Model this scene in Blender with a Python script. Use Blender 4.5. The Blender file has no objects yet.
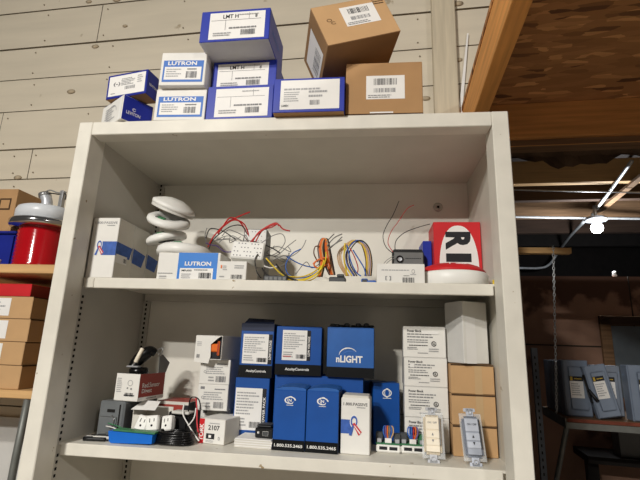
import bpy, bmesh, math, random
from mathutils import Vector, Matrix, Euler
random.seed(7)
SC = bpy.context.scene
COL = SC.collection
PI = math.pi

# ------------------------------------------------------------------ materials
def lin(c):
    return c/12.92 if c <= .04045 else ((c+.055)/1.055)**2.4
def rgb(r, g, b):
    return (lin(r/255), lin(g/255), lin(b/255), 1)
def mat(name, col, rough=.6, metal=0, var=.08, scale=14, bump=0, spec=.4, trans=0, emit=0, stretch=(1, 1, 1), ior=1.45, alpha=1):
    m = bpy.data.materials.new(name); m.use_nodes = True
    n, l = m.node_tree.nodes, m.node_tree.links
    b = n['Principled BSDF']
    b.inputs['Roughness'].default_value = rough
    b.inputs['Metallic'].default_value = metal
    b.inputs['Specular IOR Level'].default_value = spec
    b.inputs['IOR'].default_value = ior
    if trans: b.inputs['Transmission Weight'].default_value = trans
    if alpha < 1: b.inputs['Alpha'].default_value = alpha
    c = rgb(*col)
    tc = n.new('ShaderNodeTexCoord'); mp = n.new('ShaderNodeMapping')
    mp.inputs['Scale'].default_value = stretch
    l.new(tc.outputs['Object'], mp.inputs['Vector'])
    ns = n.new('ShaderNodeTexNoise'); ns.inputs['Scale'].default_value = scale; ns.inputs['Detail'].default_value = 5
    l.new(mp.outputs['Vector'], ns.inputs['Vector'])
    rp = n.new('ShaderNodeValToRGB')
    rp.color_ramp.elements[0].position = .3; rp.color_ramp.elements[1].position = .7
    rp.color_ramp.elements[0].color = tuple(x*(1-var) for x in c[:3])+(1,)
    rp.color_ramp.elements[1].color = tuple(min(1, x*(1+var)) for x in c[:3])+(1,)
    l.new(ns.outputs['Fac'], rp.inputs['Fac']); l.new(rp.outputs['Color'], b.inputs['Base Color'])
    if bump:
        bp = n.new('ShaderNodeBump'); bp.inputs['Strength'].default_value = bump; bp.inputs['Distance'].default_value = .004
        l.new(ns.outputs['Fac'], bp.inputs['Height']); l.new(bp.outputs['Normal'], b.inputs['Normal'])
    if emit:
        l.new(rp.outputs['Color'], b.inputs['Emission Color']); b.inputs['Emission Strength'].default_value = emit
    return m
M = {}
def mk(k, *a, **kw): M[k] = mat(k, *a, **kw)
mk('cabinet', (204, 200, 188), .42, 0, .04, 9)
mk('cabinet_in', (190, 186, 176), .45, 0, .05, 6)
mk('cabinet_back', (228, 224, 213), .45, 0, .04, 6); mk('cabinet_frame', (218, 214, 202), .45, 0, .06, 14)  # back panel paler than the side panels: light put into its colour
mk('hole', (22, 20, 18), .9)
mk('wallboard', (206, 196, 176), .75, 0, .07, 5, stretch=(.35, 1, 3))
mk('wallgap', (52, 44, 36), .9)
mk('knot', (180, 164, 138), .8, 0, .12, 60); mk('nail', (138, 126, 106), .8)
mk('white', (232, 230, 226), .55, 0, .03)
mk('white_box', (226, 224, 218), .6, 0, .04)
mk('offwhite', (214, 210, 200), .6, 0, .05)
mk('grey_white', (203, 202, 198), .5, 0, .05)
mk('lmt_blue', (30, 50, 158), .42, 0, .08, 20)
mk('lev_blue', (26, 40, 140), .42, 0, .08, 20)
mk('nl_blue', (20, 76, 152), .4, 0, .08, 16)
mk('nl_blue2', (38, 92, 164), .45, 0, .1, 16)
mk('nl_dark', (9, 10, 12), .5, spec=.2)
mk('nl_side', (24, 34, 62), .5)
mk('lut_blue', (62, 112, 190), .5, 0, .05)
mk('lut_blue2', (38, 120, 205), .5, 0, .05)
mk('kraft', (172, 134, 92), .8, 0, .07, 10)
mk('kraft_shaded', (150, 116, 80), .8, 0, .08, 10)  # darker kraft copy: shade put into side, top and under faces
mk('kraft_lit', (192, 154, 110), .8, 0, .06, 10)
mk('kraft_gap', (70, 50, 32), .9)
mk('tape', (190, 160, 120), .3, 0, .04)
mk('ink', (34, 34, 38), .7)
mk('ink_grey', (128, 128, 130), .7)
mk('ink_lt', (165, 165, 166), .7)
mk('red', (200, 36, 42), .45, 0, .06)
mk('dull_red', (158, 58, 48), .55, 0, .08)
mk('print_red', (196, 60, 66), .6)
mk('print_blue', (56, 92, 168), .6, 0, .25, 60)
mk('black', (20, 20, 21), .45, 0, .1)
mk('blackgloss', (14, 14, 15), .25)
mk('dark_grey', (70, 72, 74), .5, 0, .1)
mk('mid_grey', (112, 113, 112), .5, 0, .1)
mk('device_grey', (112, 116, 118), .4, .2, .1)
mk('blue_tool', (24, 104, 200), .35, 0, .1)
mk('green_pcb', (60, 120, 80), .5, 0, .2, 40)
mk('orange', (222, 110, 40), .5); mk('wire_red', (186, 36, 34), .4); mk('wire_black', (24, 22, 22), .4)
mk('wire_yellow', (230, 200, 50), .4); mk('wire_blue', (50, 98, 180), .4); mk('wire_tan', (196, 160, 116), .5)
mk('wire_brown', (96, 62, 42), .5); mk('wire_grey', (128, 128, 126), .5); mk('wire_violet', (110, 88, 150), .5)
mk('wire_white', (226, 224, 220), .5); mk('copper', (180, 150, 120), .3, .8)
mk('plastic', (236, 235, 230), .4, 0, .03); mk('plastic_shade', (206, 204, 198), .45, 0, .05)
mk('ivory', (236, 226, 206), .4, 0, .03); mk('dim_grey', (160, 166, 178), .4, 0, .04); mk('dim_grey2', (186, 192, 204), .4, 0, .03)
mk('clear', (225, 228, 230), .15, 0, .02, alpha=.3)
mk('steel', (165, 165, 165), .35, .8, .12, 30); mk('enamel', (206, 210, 214), .3, 0, .04); mk('chrome', (205, 205, 205), .12, 1, .05)
mk('alu', (186, 188, 192), .4, .35, .08)
mk('red_lens', (190, 14, 26), .12, 0, .05, trans=.25, spec=.6)
mk('bin_blue', (22, 36, 130), .35, 0, .1)
mk('lumber', (222, 156, 84), .7, 0, .16, 5, stretch=(14, .8, 14))
mk('lumber_x', (196, 138, 78), .7, 0, .2, 5, stretch=(.8, 14, 14))
mk('lumber_z', (196, 184, 160), .75, 0, .1, 6, stretch=(14, 14, .8))
mk('board', (204, 164, 112), .7, 0, .12, 5, stretch=(.8, 10, 14))
mk('old_wood', (120, 92, 66), .8, 0, .25, 6, stretch=(.7, 14, 14))
mk('dark_wood', (62, 46, 36), .85, 0, .3, 4, stretch=(.7, 8, 10))
mk('brown_wall', (140, 108, 90), .8, 0, .3, 2.2)
mk('room_dark', (30, 26, 24), .9, 0, .2)  # near black: darkness of the deep back room put into the colour
mk('paper_brown', (92, 74, 58), .85, 0, .3, 9)
mk('angle_steel', (120, 122, 118), .5, .4, .15, 20)
mk('switch_grey', (128, 140, 158), .42, .1, .06); mk('switch_dark', (128, 136, 148), .5, .1, .1)
mk('rust', (120, 62, 46), .8, 0, .3, 20)
mk('galv', (205, 208, 210), .45, .35, .15, 40)
mk('concrete', (130, 122, 112), .85, 0, .12, 3)
mk('glass_dull', (96, 104, 110), .3, 0, .1)
mk('yellow_print', (226, 196, 40), .6)
mk('bulb', (255, 252, 246), .4, emit=14)
mk('lens_white', (190, 196, 204), .4)
mk('amber_print', (190, 160, 60), .6)

def scuff(m, col, scale, cut):
    n, l = m.node_tree.nodes, m.node_tree.links; b = n['Principled BSDF']; src = b.inputs['Base Color'].links[0].from_socket
    tc = n.new('ShaderNodeTexCoord'); ns = n.new('ShaderNodeTexNoise'); ns.inputs['Scale'].default_value = scale; ns.inputs['Detail'].default_value = 8
    l.new(tc.outputs['Object'], ns.inputs['Vector'])
    rp = n.new('ShaderNodeValToRGB'); rp.color_ramp.elements[0].position = cut; rp.color_ramp.elements[1].position = cut+.03
    mx = n.new('ShaderNodeMixRGB'); mx.inputs['Color2'].default_value = rgb(*col)
    l.new(ns.outputs['Fac'], rp.inputs['Fac']); l.new(rp.outputs['Color'], mx.inputs['Fac']); l.new(src, mx.inputs['Color1']); l.new(mx.outputs['Color'], b.inputs['Base Color'])
scuff(M['cabinet_frame'], (150, 130, 96), 42, .71)
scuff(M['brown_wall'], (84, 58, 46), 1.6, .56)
scuff(M['wallboard'], (168, 154, 130), 9, .68)
# OSB: flakes of different browns
def osb():
    m = bpy.data.materials.new('osb'); m.use_nodes = True
    n, l = m.node_tree.nodes, m.node_tree.links; b = n['Principled BSDF']; b.inputs['Roughness'].default_value = .85
    tc = n.new('ShaderNodeTexCoord'); mp = n.new('ShaderNodeMapping'); mp.inputs['Scale'].default_value = (17, 66, 10)
    l.new(tc.outputs['Object'], mp.inputs['Vector'])
    nz = n.new('ShaderNodeTexNoise'); nz.inputs['Scale'].default_value = 1.3; nz.inputs['Detail'].default_value = 3
    l.new(mp.outputs['Vector'], nz.inputs['Vector'])
    mx = n.new('ShaderNodeMixRGB'); mx.inputs['Fac'].default_value = .35
    l.new(mp.outputs['Vector'], mx.inputs['Color1']); l.new(nz.outputs['Color'], mx.inputs['Color2'])
    vo = n.new('ShaderNodeTexVoronoi'); vo.inputs['Scale'].default_value = 1.4
    l.new(mx.outputs['Color'], vo.inputs['Vector'])
    sp = n.new('ShaderNodeSeparateColor'); l.new(vo.outputs['Color'], sp.inputs['Color'])
    rp = n.new('ShaderNodeValToRGB'); e = rp.color_ramp.elements
    e[0].color = rgb(104, 68, 42); e[1].color = rgb(224, 166, 106)
    e.new(.14).color = rgb(166, 116, 70); e.new(.75).color = rgb(184, 130, 80)
    l.new(sp.outputs[0], rp.inputs['Fac']); l.new(rp.outputs['Color'], b.inputs['Base Color'])
    return m
M['osb'] = osb()

# ------------------------------------------------------------------ object helpers
def link(name, me, parent=None, mats=()):
    o = bpy.data.objects.new(name, me); COL.objects.link(o)
    for m in mats: me.materials.append(m)
    if parent is not None: o.parent = parent
    return o
def tag(o, label=None, cat=None, group=None, kind=None):
    if label: o['label'] = label
    if cat: o['category'] = cat
    if group: o['group'] = group
    if kind: o['kind'] = kind
    return o
def thing(name, label, cat, loc=(0, 0, 0), rot=(0, 0, 0), group=None):
    o = bpy.data.objects.new(name, None); COL.objects.link(o); o.empty_display_size = .02
    o.location = loc; o.rotation_euler = tuple(math.radians(a) for a in rot)
    return tag(o, label, cat, group)
def copy_tree(o, parent=None):
    c = o.copy(); COL.objects.link(c)
    if parent is not None: c.parent = parent
    for ch in list(o.children): copy_tree(ch, c)
    return c

class MB:
    """mesh builder: several shapes, several materials, one object"""
    def __init__(s): s.bm = bmesh.new(); s.mats = []
    def mi(s, m):
        m = M[m] if isinstance(m, str) else m
        if m not in s.mats: s.mats.append(m)
        return s.mats.index(m)
    def box(s, x0, x1, y0, y1, z0, z1, m, bev=0, mx=None, seg=1):
        t = bmesh.new()
        bmesh.ops.create_cube(t, size=1)
        for v in t.verts:
            v.co = Vector((x0+(v.co.x+.5)*(x1-x0), y0+(v.co.y+.5)*(y1-y0), z0+(v.co.z+.5)*(z1-z0)))
        if isinstance(m, dict):
            t.normal_update()
            for f in t.faces:
                k = max(range(3), key=lambda i: abs(f.normal[i])); sg = f.normal[k] > 0
                key = [('left', 'right'), ('front', 'back'), ('bottom', 'top')][k][sg]
                f.material_index = s.mi(m.get(key, m['body']))
        else:
            for f in t.faces: f.material_index = s.mi(m)
        if bev: bmesh.ops.bevel(t, geom=t.edges[:], offset=bev, segments=seg, affect='EDGES', clamp_overlap=True)
        s.add(t, mx)
    def add(s, t, mx=None, smooth=False):
        if mx is not None: t.transform(mx)
        me = bpy.data.meshes.new('tmp'); t.to_mesh(me); t.free()
        n0 = len(s.bm.faces); s.bm.from_mesh(me); bpy.data.meshes.remove(me)
        s.bm.faces.ensure_lookup_table()
        if smooth:
            for f in s.bm.faces[n0:]: f.smooth = True
    def poly(s, pts, m):
        vs = [s.bm.verts.new(p) for p in pts]
        f = s.bm.faces.new(vs); f.material_index = s.mi(m); return f
    def prism(s, pts, vec, m, mx=None):
        t = bmesh.new(); vs = [t.verts.new(p) for p in pts]; f = t.faces.new(vs)
        r = bmesh.ops.extrude_face_region(t, geom=[f])
        for v in [g for g in r['geom'] if isinstance(g, bmesh.types.BMVert)]: v.co += Vector(vec)
        bmesh.ops.recalc_face_normals(t, faces=t.faces[:])
        for f in t.faces: f.material_index = s.mi(m)
        s.add(t, mx)
    def lathe(s, prof, m, mx=None, n=40, smooth=True):
        """prof: list of (r, z[, mat]) revolved about z"""
        t = bmesh.new(); rings = []
        for p in prof:
            r, z = p[0], p[1]
            if r < 1e-6: rings.append([t.verts.new((0, 0, z))])
            else: rings.append([t.verts.new((r*math.cos(2*PI*i/n), r*math.sin(2*PI*i/n), z)) for i in range(n)])
        for k in range(len(rings)-1):
            a, b = rings[k], rings[k+1]; mm = s.mi(prof[k+1][2] if len(prof[k+1]) > 2 else m)
            for i in range(n):
                j = (i+1) % n
                if len(a) == 1 and len(b) == 1: continue
                if len(a) == 1: f = t.faces.new((a[0], b[j], b[i]))
                elif len(b) == 1: f = t.faces.new((a[i], a[j], b[0]))
                else: f = t.faces.new((a[i], a[j], b[j], b[i]))
                f.material_index = mm
        bmesh.ops.recalc_face_normals(t, faces=t.faces[:])
        s.add(t, mx, smooth)
    def tube(s, pts, r, m, n=8, sub=6, caps=True):
        pts = [Vector(p) for p in pts]
        if sub > 1 and len(pts) > 2:
            q = []
            for i in range(len(pts)-1):
                p0 = pts[max(i-1, 0)]; p1 = pts[i]; p2 = pts[i+1]; p3 = pts[min(i+2, len(pts)-1)]
                for k in range(sub):
                    t = k/sub
                    q.append(.5*((2*p1)+(p2-p0)*t+(2*p0-5*p1+4*p2-p3)*t*t+(3*p1-p0-3*p2+p3)*t**3))
            q.append(pts[-1]); pts = q
        t = bmesh.new(); rings = []; up = None
        for i, p in enumerate(pts):
            d = (pts[min(i+1, len(pts)-1)]-pts[max(i-1, 0)])
            if d.length < 1e-9: d = Vector((0, 0, 1))
            d.normalize()
            if up is None: up = d.orthogonal().normalized()
            up = (up-d*up.dot(d))
            if up.length < 1e-6: up = d.orthogonal()
            up.normalize(); w = d.cross(up)
            rr = r(i/(len(pts)-1)) if callable(r) else r
            rings.append([t.verts.new(p+(up*math.cos(2*PI*k/n)+w*math.sin(2*PI*k/n))*rr) for k in range(n)])
        for a, b in zip(rings, rings[1:]):
            for k in range(n): t.faces.new((a[k], a[(k+1) % n], b[(k+1) % n], b[k]))
        if caps: t.faces.new(rings[0][::-1]); t.faces.new(rings[-1])
        bmesh.ops.recalc_face_normals(t, faces=t.faces[:])
        for f in t.faces: f.material_index = s.mi(m)
        s.add(t, None, True)
    def build(s, name, parent=None, autosmooth=False):
        me = bpy.data.meshes.new(name); s.bm.to_mesh(me); s.bm.free()
        return link(name, me, parent, s.mats)

_tc = {}
def text_geo(st, bold=0):
    k = (st, bold)
    if k not in _tc:
        cu = bpy.data.curves.new('t', 'FONT'); cu.body = st; cu.size = 1; cu.resolution_u = 3; cu.offset = bold
        o = bpy.data.objects.new('t', cu); COL.objects.link(o)
        dg = bpy.context.evaluated_depsgraph_get(); dg.update()
        me = o.evaluated_get(dg).to_mesh()
        vs = [tuple(v.co) for v in me.vertices]; fs = [tuple(p.vertices) for p in me.polygons]
        o.evaluated_get(dg).to_mesh_clear(); bpy.data.objects.remove(o); bpy.data.curves.remove(cu)
        xs = [v[0] for v in vs]; ys = [v[1] for v in vs]
        x0, x1, y0, y1 = min(xs), max(xs), min(ys), max(ys)
        _tc[k] = ([((v[0]-x0)/(x1-x0), (v[1]-y0)/(y1-y0)) for v in vs], fs)
    return _tc[k]

class Decal:
    """printed artwork on one face of a box: F maps (u, v, offset) to a local point"""
    def __init__(s, F): s.F = F; s.mb = MB(); s.k = 1
    def off(s): return .0003+.0002*s.k
    def rect(s, u0, v0, u1, v1, m):
        s.poly([(u0, v0), (u1, v0), (u1, v1), (u0, v1)], m); return s
    def poly(s, pts, m, up=1):
        o = s.off(); s.mb.poly([s.F(u, v, o) for u, v in pts], m); s.k += up; return s
    def text(s, st, u0, v0, u1, v1, m='ink', rot=0, bold=.02):
        vs, fs = text_geo(st, bold); o = s.off(); s.k += 1
        P = []
        for a, b in vs:
            if rot == 90: a, b = 1-b, a       # reads upward
            elif rot == -90: a, b = b, 1-a    # reads downward
            P.append(s.mb.bm.verts.new(s.F(u0+a*(u1-u0), v0+b*(v1-v0), o)))
        mi = s.mb.mi(m)
        for f in fs:
            try: s.mb.bm.faces.new([P[i] for i in f]).material_index = mi
            except ValueError: pass
        return s
    def bars(s, u0, v0, u1, v1, n=16, m='ink'):
        o = s.off(); s.k += 1; w = (u1-u0)/n
        for i in range(n):
            f = random.choice((.35, .5, .75))
            s.mb.poly([s.F(u0+i*w, v0, o), s.F(u0+(i+f)*w, v0, o), s.F(u0+(i+f)*w, v1, o), s.F(u0+i*w, v1, o)], m)
        return s
    def lines(s, u0, v0, u1, v1, n, m='ink_grey', ragged=.4):
        o = s.off(); s.k += 1; h = (v1-v0)/n
        for i in range(n):
            y = v1-(i+.75)*h; e = u1-(u1-u0)*random.random()*ragged; x = u0
            while x < e:
                w = min((u1-u0)*random.uniform(.06, .16), e-x)
                s.mb.poly([s.F(x, y, o), s.F(x+w*.85, y, o), s.F(x+w*.85, y+h*.45, o), s.F(x, y+h*.45, o)], m); x += w
        return s
    def arc(s, cu, cv, ru, rv, a0, a1, w, m, n=24, rot=0, taper=0):
        o = s.off(); s.k += 1; ring = []
        for i in range(n+1):
            t = i/n; a = math.radians(a0+(a1-a0)*t); ww = w*(1-taper*abs(2*t-1))
            p = []
            for q in (1-ww/2, 1+ww/2):
                x, y = ru*q*math.cos(a), rv*q*math.sin(a); c, d = math.cos(math.radians(rot)), math.sin(math.radians(rot))
                p.append((cu+x*c-y*d*ru/max(rv, 1e-6)*0-y*d, cv+x*d+y*c))
            ring.append(p)
        for a, b in zip(ring, ring[1:]):
            s.mb.poly([s.F(*a[0], o), s.F(*b[0], o), s.F(*b[1], o), s.F(*a[1], o)], m)
        return s
    def disc(s, cu, cv, ru, rv, m, n=32):
        return s.poly([(cu+ru*math.cos(2*PI*i/n), cv+rv*math.sin(2*PI*i/n)) for i in range(n)], m)
    def done(s, name, parent): return s.mb.build(name, parent)

def face(t, f):
    w, d, h = t['_dims']
    def F(u, v, o):
        return {'front': (-w/2+u*w, -o, v*h), 'right': (w/2+o, u*d, v*h), 'left': (-w/2-o, (1-u)*d, v*h),
                'top': (-w/2+u*w, v*d, h+o), 'bottom': (-w/2+u*w, (1-v)*d, -o)}[f]
    return F
DIMS = {}
def carton(name, label, cat, w, d, h, loc, rot=(0, 0, 0), m='white_box', group=None, part='carton_body', bev=.0014, seam=True, **faces):
    """a cardboard box: loc = middle of its front bottom edge; local x right, y back, z up"""
    t = thing(name, label, cat, loc, rot, group); DIMS[t.name] = (w, d, h)
    mb = MB(); mm = {'body': m}; mm.update(faces)
    mb.box(-w/2, w/2, 0, d, 0, h, mm, bev)
    mb.build(part, t)
    if seam:                                   # closing flap tucked in at the top front edge
        f = MB(); f.box(-w/2+.001, w/2-.001, .0008, d*.96, h-.0004, h+.0007, mm.get('top', m)); f.build('lid_flap', t)
    return t
def dec(t, f):
    w, d, h = DIMS[t.name]
    def F(u, v, o):
        return {'front': (-w/2+u*w, -o, v*h), 'right': (w/2+o, u*d, v*h), 'left': (-w/2-o, (1-u)*d, v*h),
                'top': (-w/2+u*w, v*d, h+.0008+o), 'bottom': (-w/2+u*w, (1-v)*d, -o)}[f]
    return Decal(F)

def structure(name, mb, parent=None):
    o = mb.build(name, parent)
    if parent is None: tag(o, kind='structure')
    return o

# ------------------------------------------------------------------ camera
cam = bpy.data.cameras.new('camera'); co = bpy.data.objects.new('camera', cam); COL.objects.link(co)
cam.sensor_width = 36; cam.lens = 440.67/640*36; cam.clip_start = .02
R = Matrix(((.99329162, -.00600103, .1154805), (.11075805, -.2376295, -.96502066), (.03323269, .97133733, -.23537073)))
co.matrix_world = Matrix.Translation((.8621, -1.1007, 1.506)) @ R.to_4x4()
SC.camera = co

# ------------------------------------------------------------------ building shell (turned 3 degrees against the cabinet)
BT = math.radians(-3)
def bld(x, y, z=0):
    """building coordinates (along the wall from the opening, into the wall, up)"""
    c, s = math.cos(BT), math.sin(BT)
    return Vector((1.22+c*x-s*y, .5+s*x+c*y, z))
BM = Matrix.Translation((1.22, .5, 0)) @ Matrix.Rotation(BT, 4, 'Z')
def setb(o): o.matrix_world = BM; return o

mb = MB(); mb.box(-5, 6, -7, 5, -.05, 0, 'concrete'); structure('floor', mb)
# shiplap wall
mb = MB(); seams = [0, .24, .44, .64, .84, 1.04, 1.24, 1.43, 1.63, 1.83, 2.02, 2.195, 2.343, 2.538, 2.71, 2.888, 3.1, 3.31, 3.5, 3.7]
mb.box(-3.2, .10, .02, .06, 0, 3.7, 'wallgap')
joints = {15: [-1.67], 14: [-1.02], 13: [-.6], 12: [-2.1], 11: [-1.9], 16: [-1.1]}
for i, (a, b) in enumerate(zip(seams, seams[1:])):
    g = {14: .0075, 15: .0045, 11: .004}.get(i, .0022)
    xs = [-3.2]+joints.get(i, [])+[.10 if a < 2.53 else 1.2]
    for x0, x1 in zip(xs, xs[1:]):
        mb.box(x0+.0012, x1-.0012, random.uniform(0, .002), .025, a+.0008, b-g, 'wallboard', .001)
        for k in range(9):
            xx = x0+.03+k*.4+(.0 if k == 0 else random.uniform(-.03, .03))
            if xx < x1-.02:
                for zz in (a+.03, b-.035):
                    mb.lathe([(0, 0), (.0032, 0), (.0032, .003), (0, .003)], 'nail', Matrix.Translation((xx+random.uniform(-.01, .01), -.0005, zz)) @ Matrix.Rotation(PI/2, 4, 'X'), 8)
random.seed(21)
for k in range(26):
    xx, zz = random.uniform(-2.0, .0), random.uniform(2.1, 3.2); rr = random.uniform(.006, .014)
    mb.lathe([(0, 0), (rr, 0), (rr*1.1, .003), (0, .003)], 'knot', Matrix.Translation((xx, -.0006, zz)) @ Matrix.Diagonal((1.5, 1, .8, 1)) @ Matrix.Rotation(PI/2, 4, 'X'), 14)
setb(structure('wall_back', mb))
mb = MB(); mb.box(-.116, -.024, -.04, -.001, 0, 3.7, 'lumber_z', .003); setb(structure('trim_1', mb))
# ceiling of strand board with its rim and the edge joist, on the right
mb = MB(); mb.box(-.012, 4.5, -2.2, -.002, 2.412, 2.43, 'osb'); setb(structure('ceiling', mb))
mb = MB(); mb.box(.040, 4.5, -.044, -.003, 2.272, 2.4115, 'lumber_x', .002); mb.box(.06, 4.5, -.030, .03, 2.245, 2.2715, 'old_wood', .002)
setb(structure('trim_2', mb))
jo = MB(); jo.box(-.010, .036, -2.2, -.003, 2.272, 2.4115, 'lumber', .002); o = setb(structure('trim_3', jo))
# thin pale shim hanging beside the joist
sh = MB(); sh.prism([(-.0225, 0, 2.2), (-.012, 0, 2.2), (-.0108, 0, 2.40), (.029, 0, 2.758), (.023, 0, 2.758), (-.0225, 0, 2.42)], (0, -.008, 0), 'white')
o = sh.build('wood_shim'); tag(o, 'thin white tapered shim of wood on the wall beside the ceiling joist', 'shim')
o.matrix_world = BM @ Matrix.Translation((.0, -.004, 0))
# dark back room
mb = MB(); mb.box(.3, 4.5, 1.72, 1.76, 0, 2.05, 'brown_wall'); mb.box(.3, 4.5, 1.712, 1.722, 1.566, 1.574, 'wallgap')
for x in (1.32,): mb.box(x, x+.006, 1.714, 1.722, 1.574, 2.05, 'wallgap')
setb(structure('wall_back_room', mb))
mb = MB(); mb.box(.1, 4.5, 3.9, 3.94, 0, 3.2, 'room_dark'); setb(structure('wall_far', mb))
mb = MB(); mb.box(4.5, 4.54, -2.2, 3.94, 0, 3.2, 'room_dark'); setb(structure('wall_right', mb))
mb = MB(); mb.box(.06, .10, .061, 3.94, 0, 3.2, 'room_dark'); setb(structure('wall_passage', mb))
mb = MB(); mb.box(.1, 4.5, .061, 3.94, 2.84, 2.88, 'room_dark'); setb(structure('ceiling_back_room', mb))
mb = MB()
for y, z0, z1, m in ((.755, 2.64, 2.83, 'old_wood'), (.98, 2.64, 2.83, 'dark_wood'), (1.36, 2.62, 2.80, 'board'), (1.72, 2.62, 2.78, 'dark_wood'), (2.18, 2.62, 2.78, 'old_wood'), (2.7, 2.62, 2.76, 'dark_wood'), (3.25, 2.62, 2.76, 'room_dark')):
    mb.box(.1, 4.5, y, y+.05, z0, z1, m)
setb(structure('ceiling_joists', mb))

# ------------------------------------------------------------------ the cabinet
T = 2.13; S2 = 1.678; S1 = 1.2345; W = 1.22
cab = thing('steel_cabinet', 'tall open putty grey steel storage cabinet with scuffed white front frame and shelves of boxes', 'cabinet')
def part(name, parent, *boxes):
    mb = MB()
    for b in boxes: mb.box(*b)
    return mb.build(name, parent)
part('front_post', cab, (0, .0425, 0, .072, 0, T, 'cabinet_frame', .002))
part('front_post', cab, (W-.0425, W, 0, .072, 0, T, 'cabinet_frame', .002))
part('header', cab, (.0428, W-.0428, .0005, .05, T-.0414, T, 'cabinet_frame', .002))
part('top_panel', cab, (.036, W-.015, .0505, .47, 2.1, T-.0005, 'cabinet'))
part('back_panel', cab, (.0, W, .45, .47, .02, 2.0995, 'cabinet_back'), (.04, W-.02, .449, .4505, 1.30, 1.301, 'hole'))
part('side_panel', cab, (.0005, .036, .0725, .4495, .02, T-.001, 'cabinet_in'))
part('side_panel', cab, (1.205, W-.0005, .0725, .4495, .02, T-.001, 'cabinet'))
sh2 = part('shelf', cab, (.0365, 1.2045, .074, .4495, S2-.006, S2, 'cabinet_frame'), (.0435, 1.1765, .0735, .085, S2-.03, S2-.0005, 'cabinet_frame', .002), (.0435, 1.1765, .43, .44, S2-.03, S2-.006, 'cabinet_in'))
part('shelf_clip', sh2, (.0455, .075, .0715, .0735, S2-.029, S2-.002, 'cabinet', .0005))
part('shelf', cab, (.0365, 1.2045, .088, .4495, S1-.006, S1, 'cabinet_frame'), (.0435, 1.1765, .0865, .098, S1-.031, S1-.0005, 'cabinet_frame', .002), (.0435, 1.1765, .43, .44, S1-.03, S1-.006, 'cabinet_in'))
for lo, hi in ((.1, S1-.032), (S1+.003, S2-.032), (S2+.003, 2.09)):
    mb = MB(); mb.box(.0362, .060, .4385, .4495, lo, hi, 'cabinet_in')
    z = lo+.01
    while z < hi: mb.box(.045, .051, .4375, .439, z, z+.009, 'hole'); z += .0166
    mb.build('slotted_strip', cab)
for lo, hi in ((.9, S1-.035), (S1+.004, 1.625)):
    mb = MB(); z = lo
    while z < hi: mb.box(.0362, .0372, .086, .093, z, z+.0075, 'hole'); z += .0166
    mb.build('slot_holes', cab)
gr = MB(); gr.lathe([(0, .0), (.0, .004), (.005, .004), (.005, .0055), (.011, .0055), (.0165, .003), (.0165, 0)], 'cabinet_in', Matrix.Translation((1.1, .4495, 2.008)) @ Matrix.Rotation(PI/2, 4, 'X'), 28)
gr.lathe([(0, .0), (.0045, .0065), (0, .0068)], 'hole', Matrix.Translation((1.1, .4495, 2.008)) @ Matrix.Rotation(PI/2, 4, 'X'), 16)
gr.build('grommet', cab)
mb = MB(); mb.box(1.1768, 1.2035, .082, .0835, S2, S2+.012, 'yellow_print'); mb.build('sticker', cab)

# ------------------------------------------------------------------ boxes on top of the cabinet
T += .0007; S1 += .0007; S2 += .0007
def shipping(d, big=None, u0=.1, v0=.12, u1=.9, v1=.92, border=True):
    d.rect(u0, v0, u1, v1, 'white'); U = lambda a: u0+a*(u1-u0); V = lambda a: v0+a*(v1-v0)
    if big: d.text(big, U(.24), V(.77), U(.52), V(.92), 'ink', bold=.025); d.text('8', U(.82), V(.76), U(.86), V(.88), 'ink')
    d.rect(U(.03), V(.70), U(.93), V(.713), 'ink_grey').rect(U(.29), V(.33), U(.297), V(.7), 'ink_grey').rect(U(.71), V(.72), U(.716), V(.95), 'ink_grey')
    d.lines(U(.36), V(.34), U(.9), V(.46), 1, 'ink_grey', .1); d.bars(U(.58), V(.12), U(.84), V(.32), 18, 'ink_grey')
    d.lines(U(.08), V(.10), U(.5), V(.26), 2, 'ink_lt', .3).lines(U(.5), V(.86), U(.9), V(.92), 1, 'ink_lt', .2)
    return d
A1 = carton('wiring_device_box', 'dark blue and white wiring device box turned corner first on the cabinet top, leftmost', 'box', .094, .135, .079, (.163, .025, T), (0, 0, 56.4), 'white_box', front='lev_blue', top='lev_blue', back='lev_blue')
dec(A1, 'front').text('LEVITON', .14, .30, .60, .43, 'white', bold=.0).arc(.38, .54, .05, .05, 30, 330, .4, 'white').done('printed_front', A1)
dec(A1, 'left').rect(.86, .02, .97, .98, 'white').arc(.5, .5, .22, .3, 0, 250, .08, 'ink_lt').arc(.42, .36, .12, .2, 60, 360, .1, 'ink_lt').lines(.2, .2, .7, .8, 6, 'ink_lt').done('printed_side', A1)
A2 = carton('wiring_device_box', 'dark blue device box with large white label, tipped on the corner-first box', 'box', .141, .055, .080, (.130, .003, T+.0825), (0, -1.8, -9), 'lev_blue', bottom='kraft_shaded')
d = dec(A2, 'front'); d.rect(.05, .09, .955, .93, 'white').bars(.46, .3, .72, .44, 16, 'ink_grey').lines(.36, .48, .72, .8, 5, 'ink_grey').lines(.76, .5, .9, .85, 4, 'ink_lt').lines(.12, .16, .24, .22, 1)
d.text('(-)', .17, .48, .34, .66, 'ink_grey').done('shipping_label', A2)
dec(A2, 'right').text('LEVITON', .2, .42, .85, .52, 'white').done('printed_side', A2)
def lutron(loc, w, h, rz, label, d_=.12):
    t = carton('dimmer_box', label, 'box', w, d_, h, loc, (0, 0, rz), 'white_box', group='white dimmer boxes on the cabinet top')
    d = dec(t, 'front'); d.rect(.06, .1, .95, .76, 'lut_blue').rect(.1, .17, .91, .56, 'white').text('LUTRON', .16, .61, .80, .73, 'white', bold=.03)
    d.lines(.14, .24, .5, .52, 4, 'ink_lt').bars(.58, .22, .82, .42, 14, 'ink_grey').lines(.6, .45, .84, .53, 1).done('printed_front', t)
    return t
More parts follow.
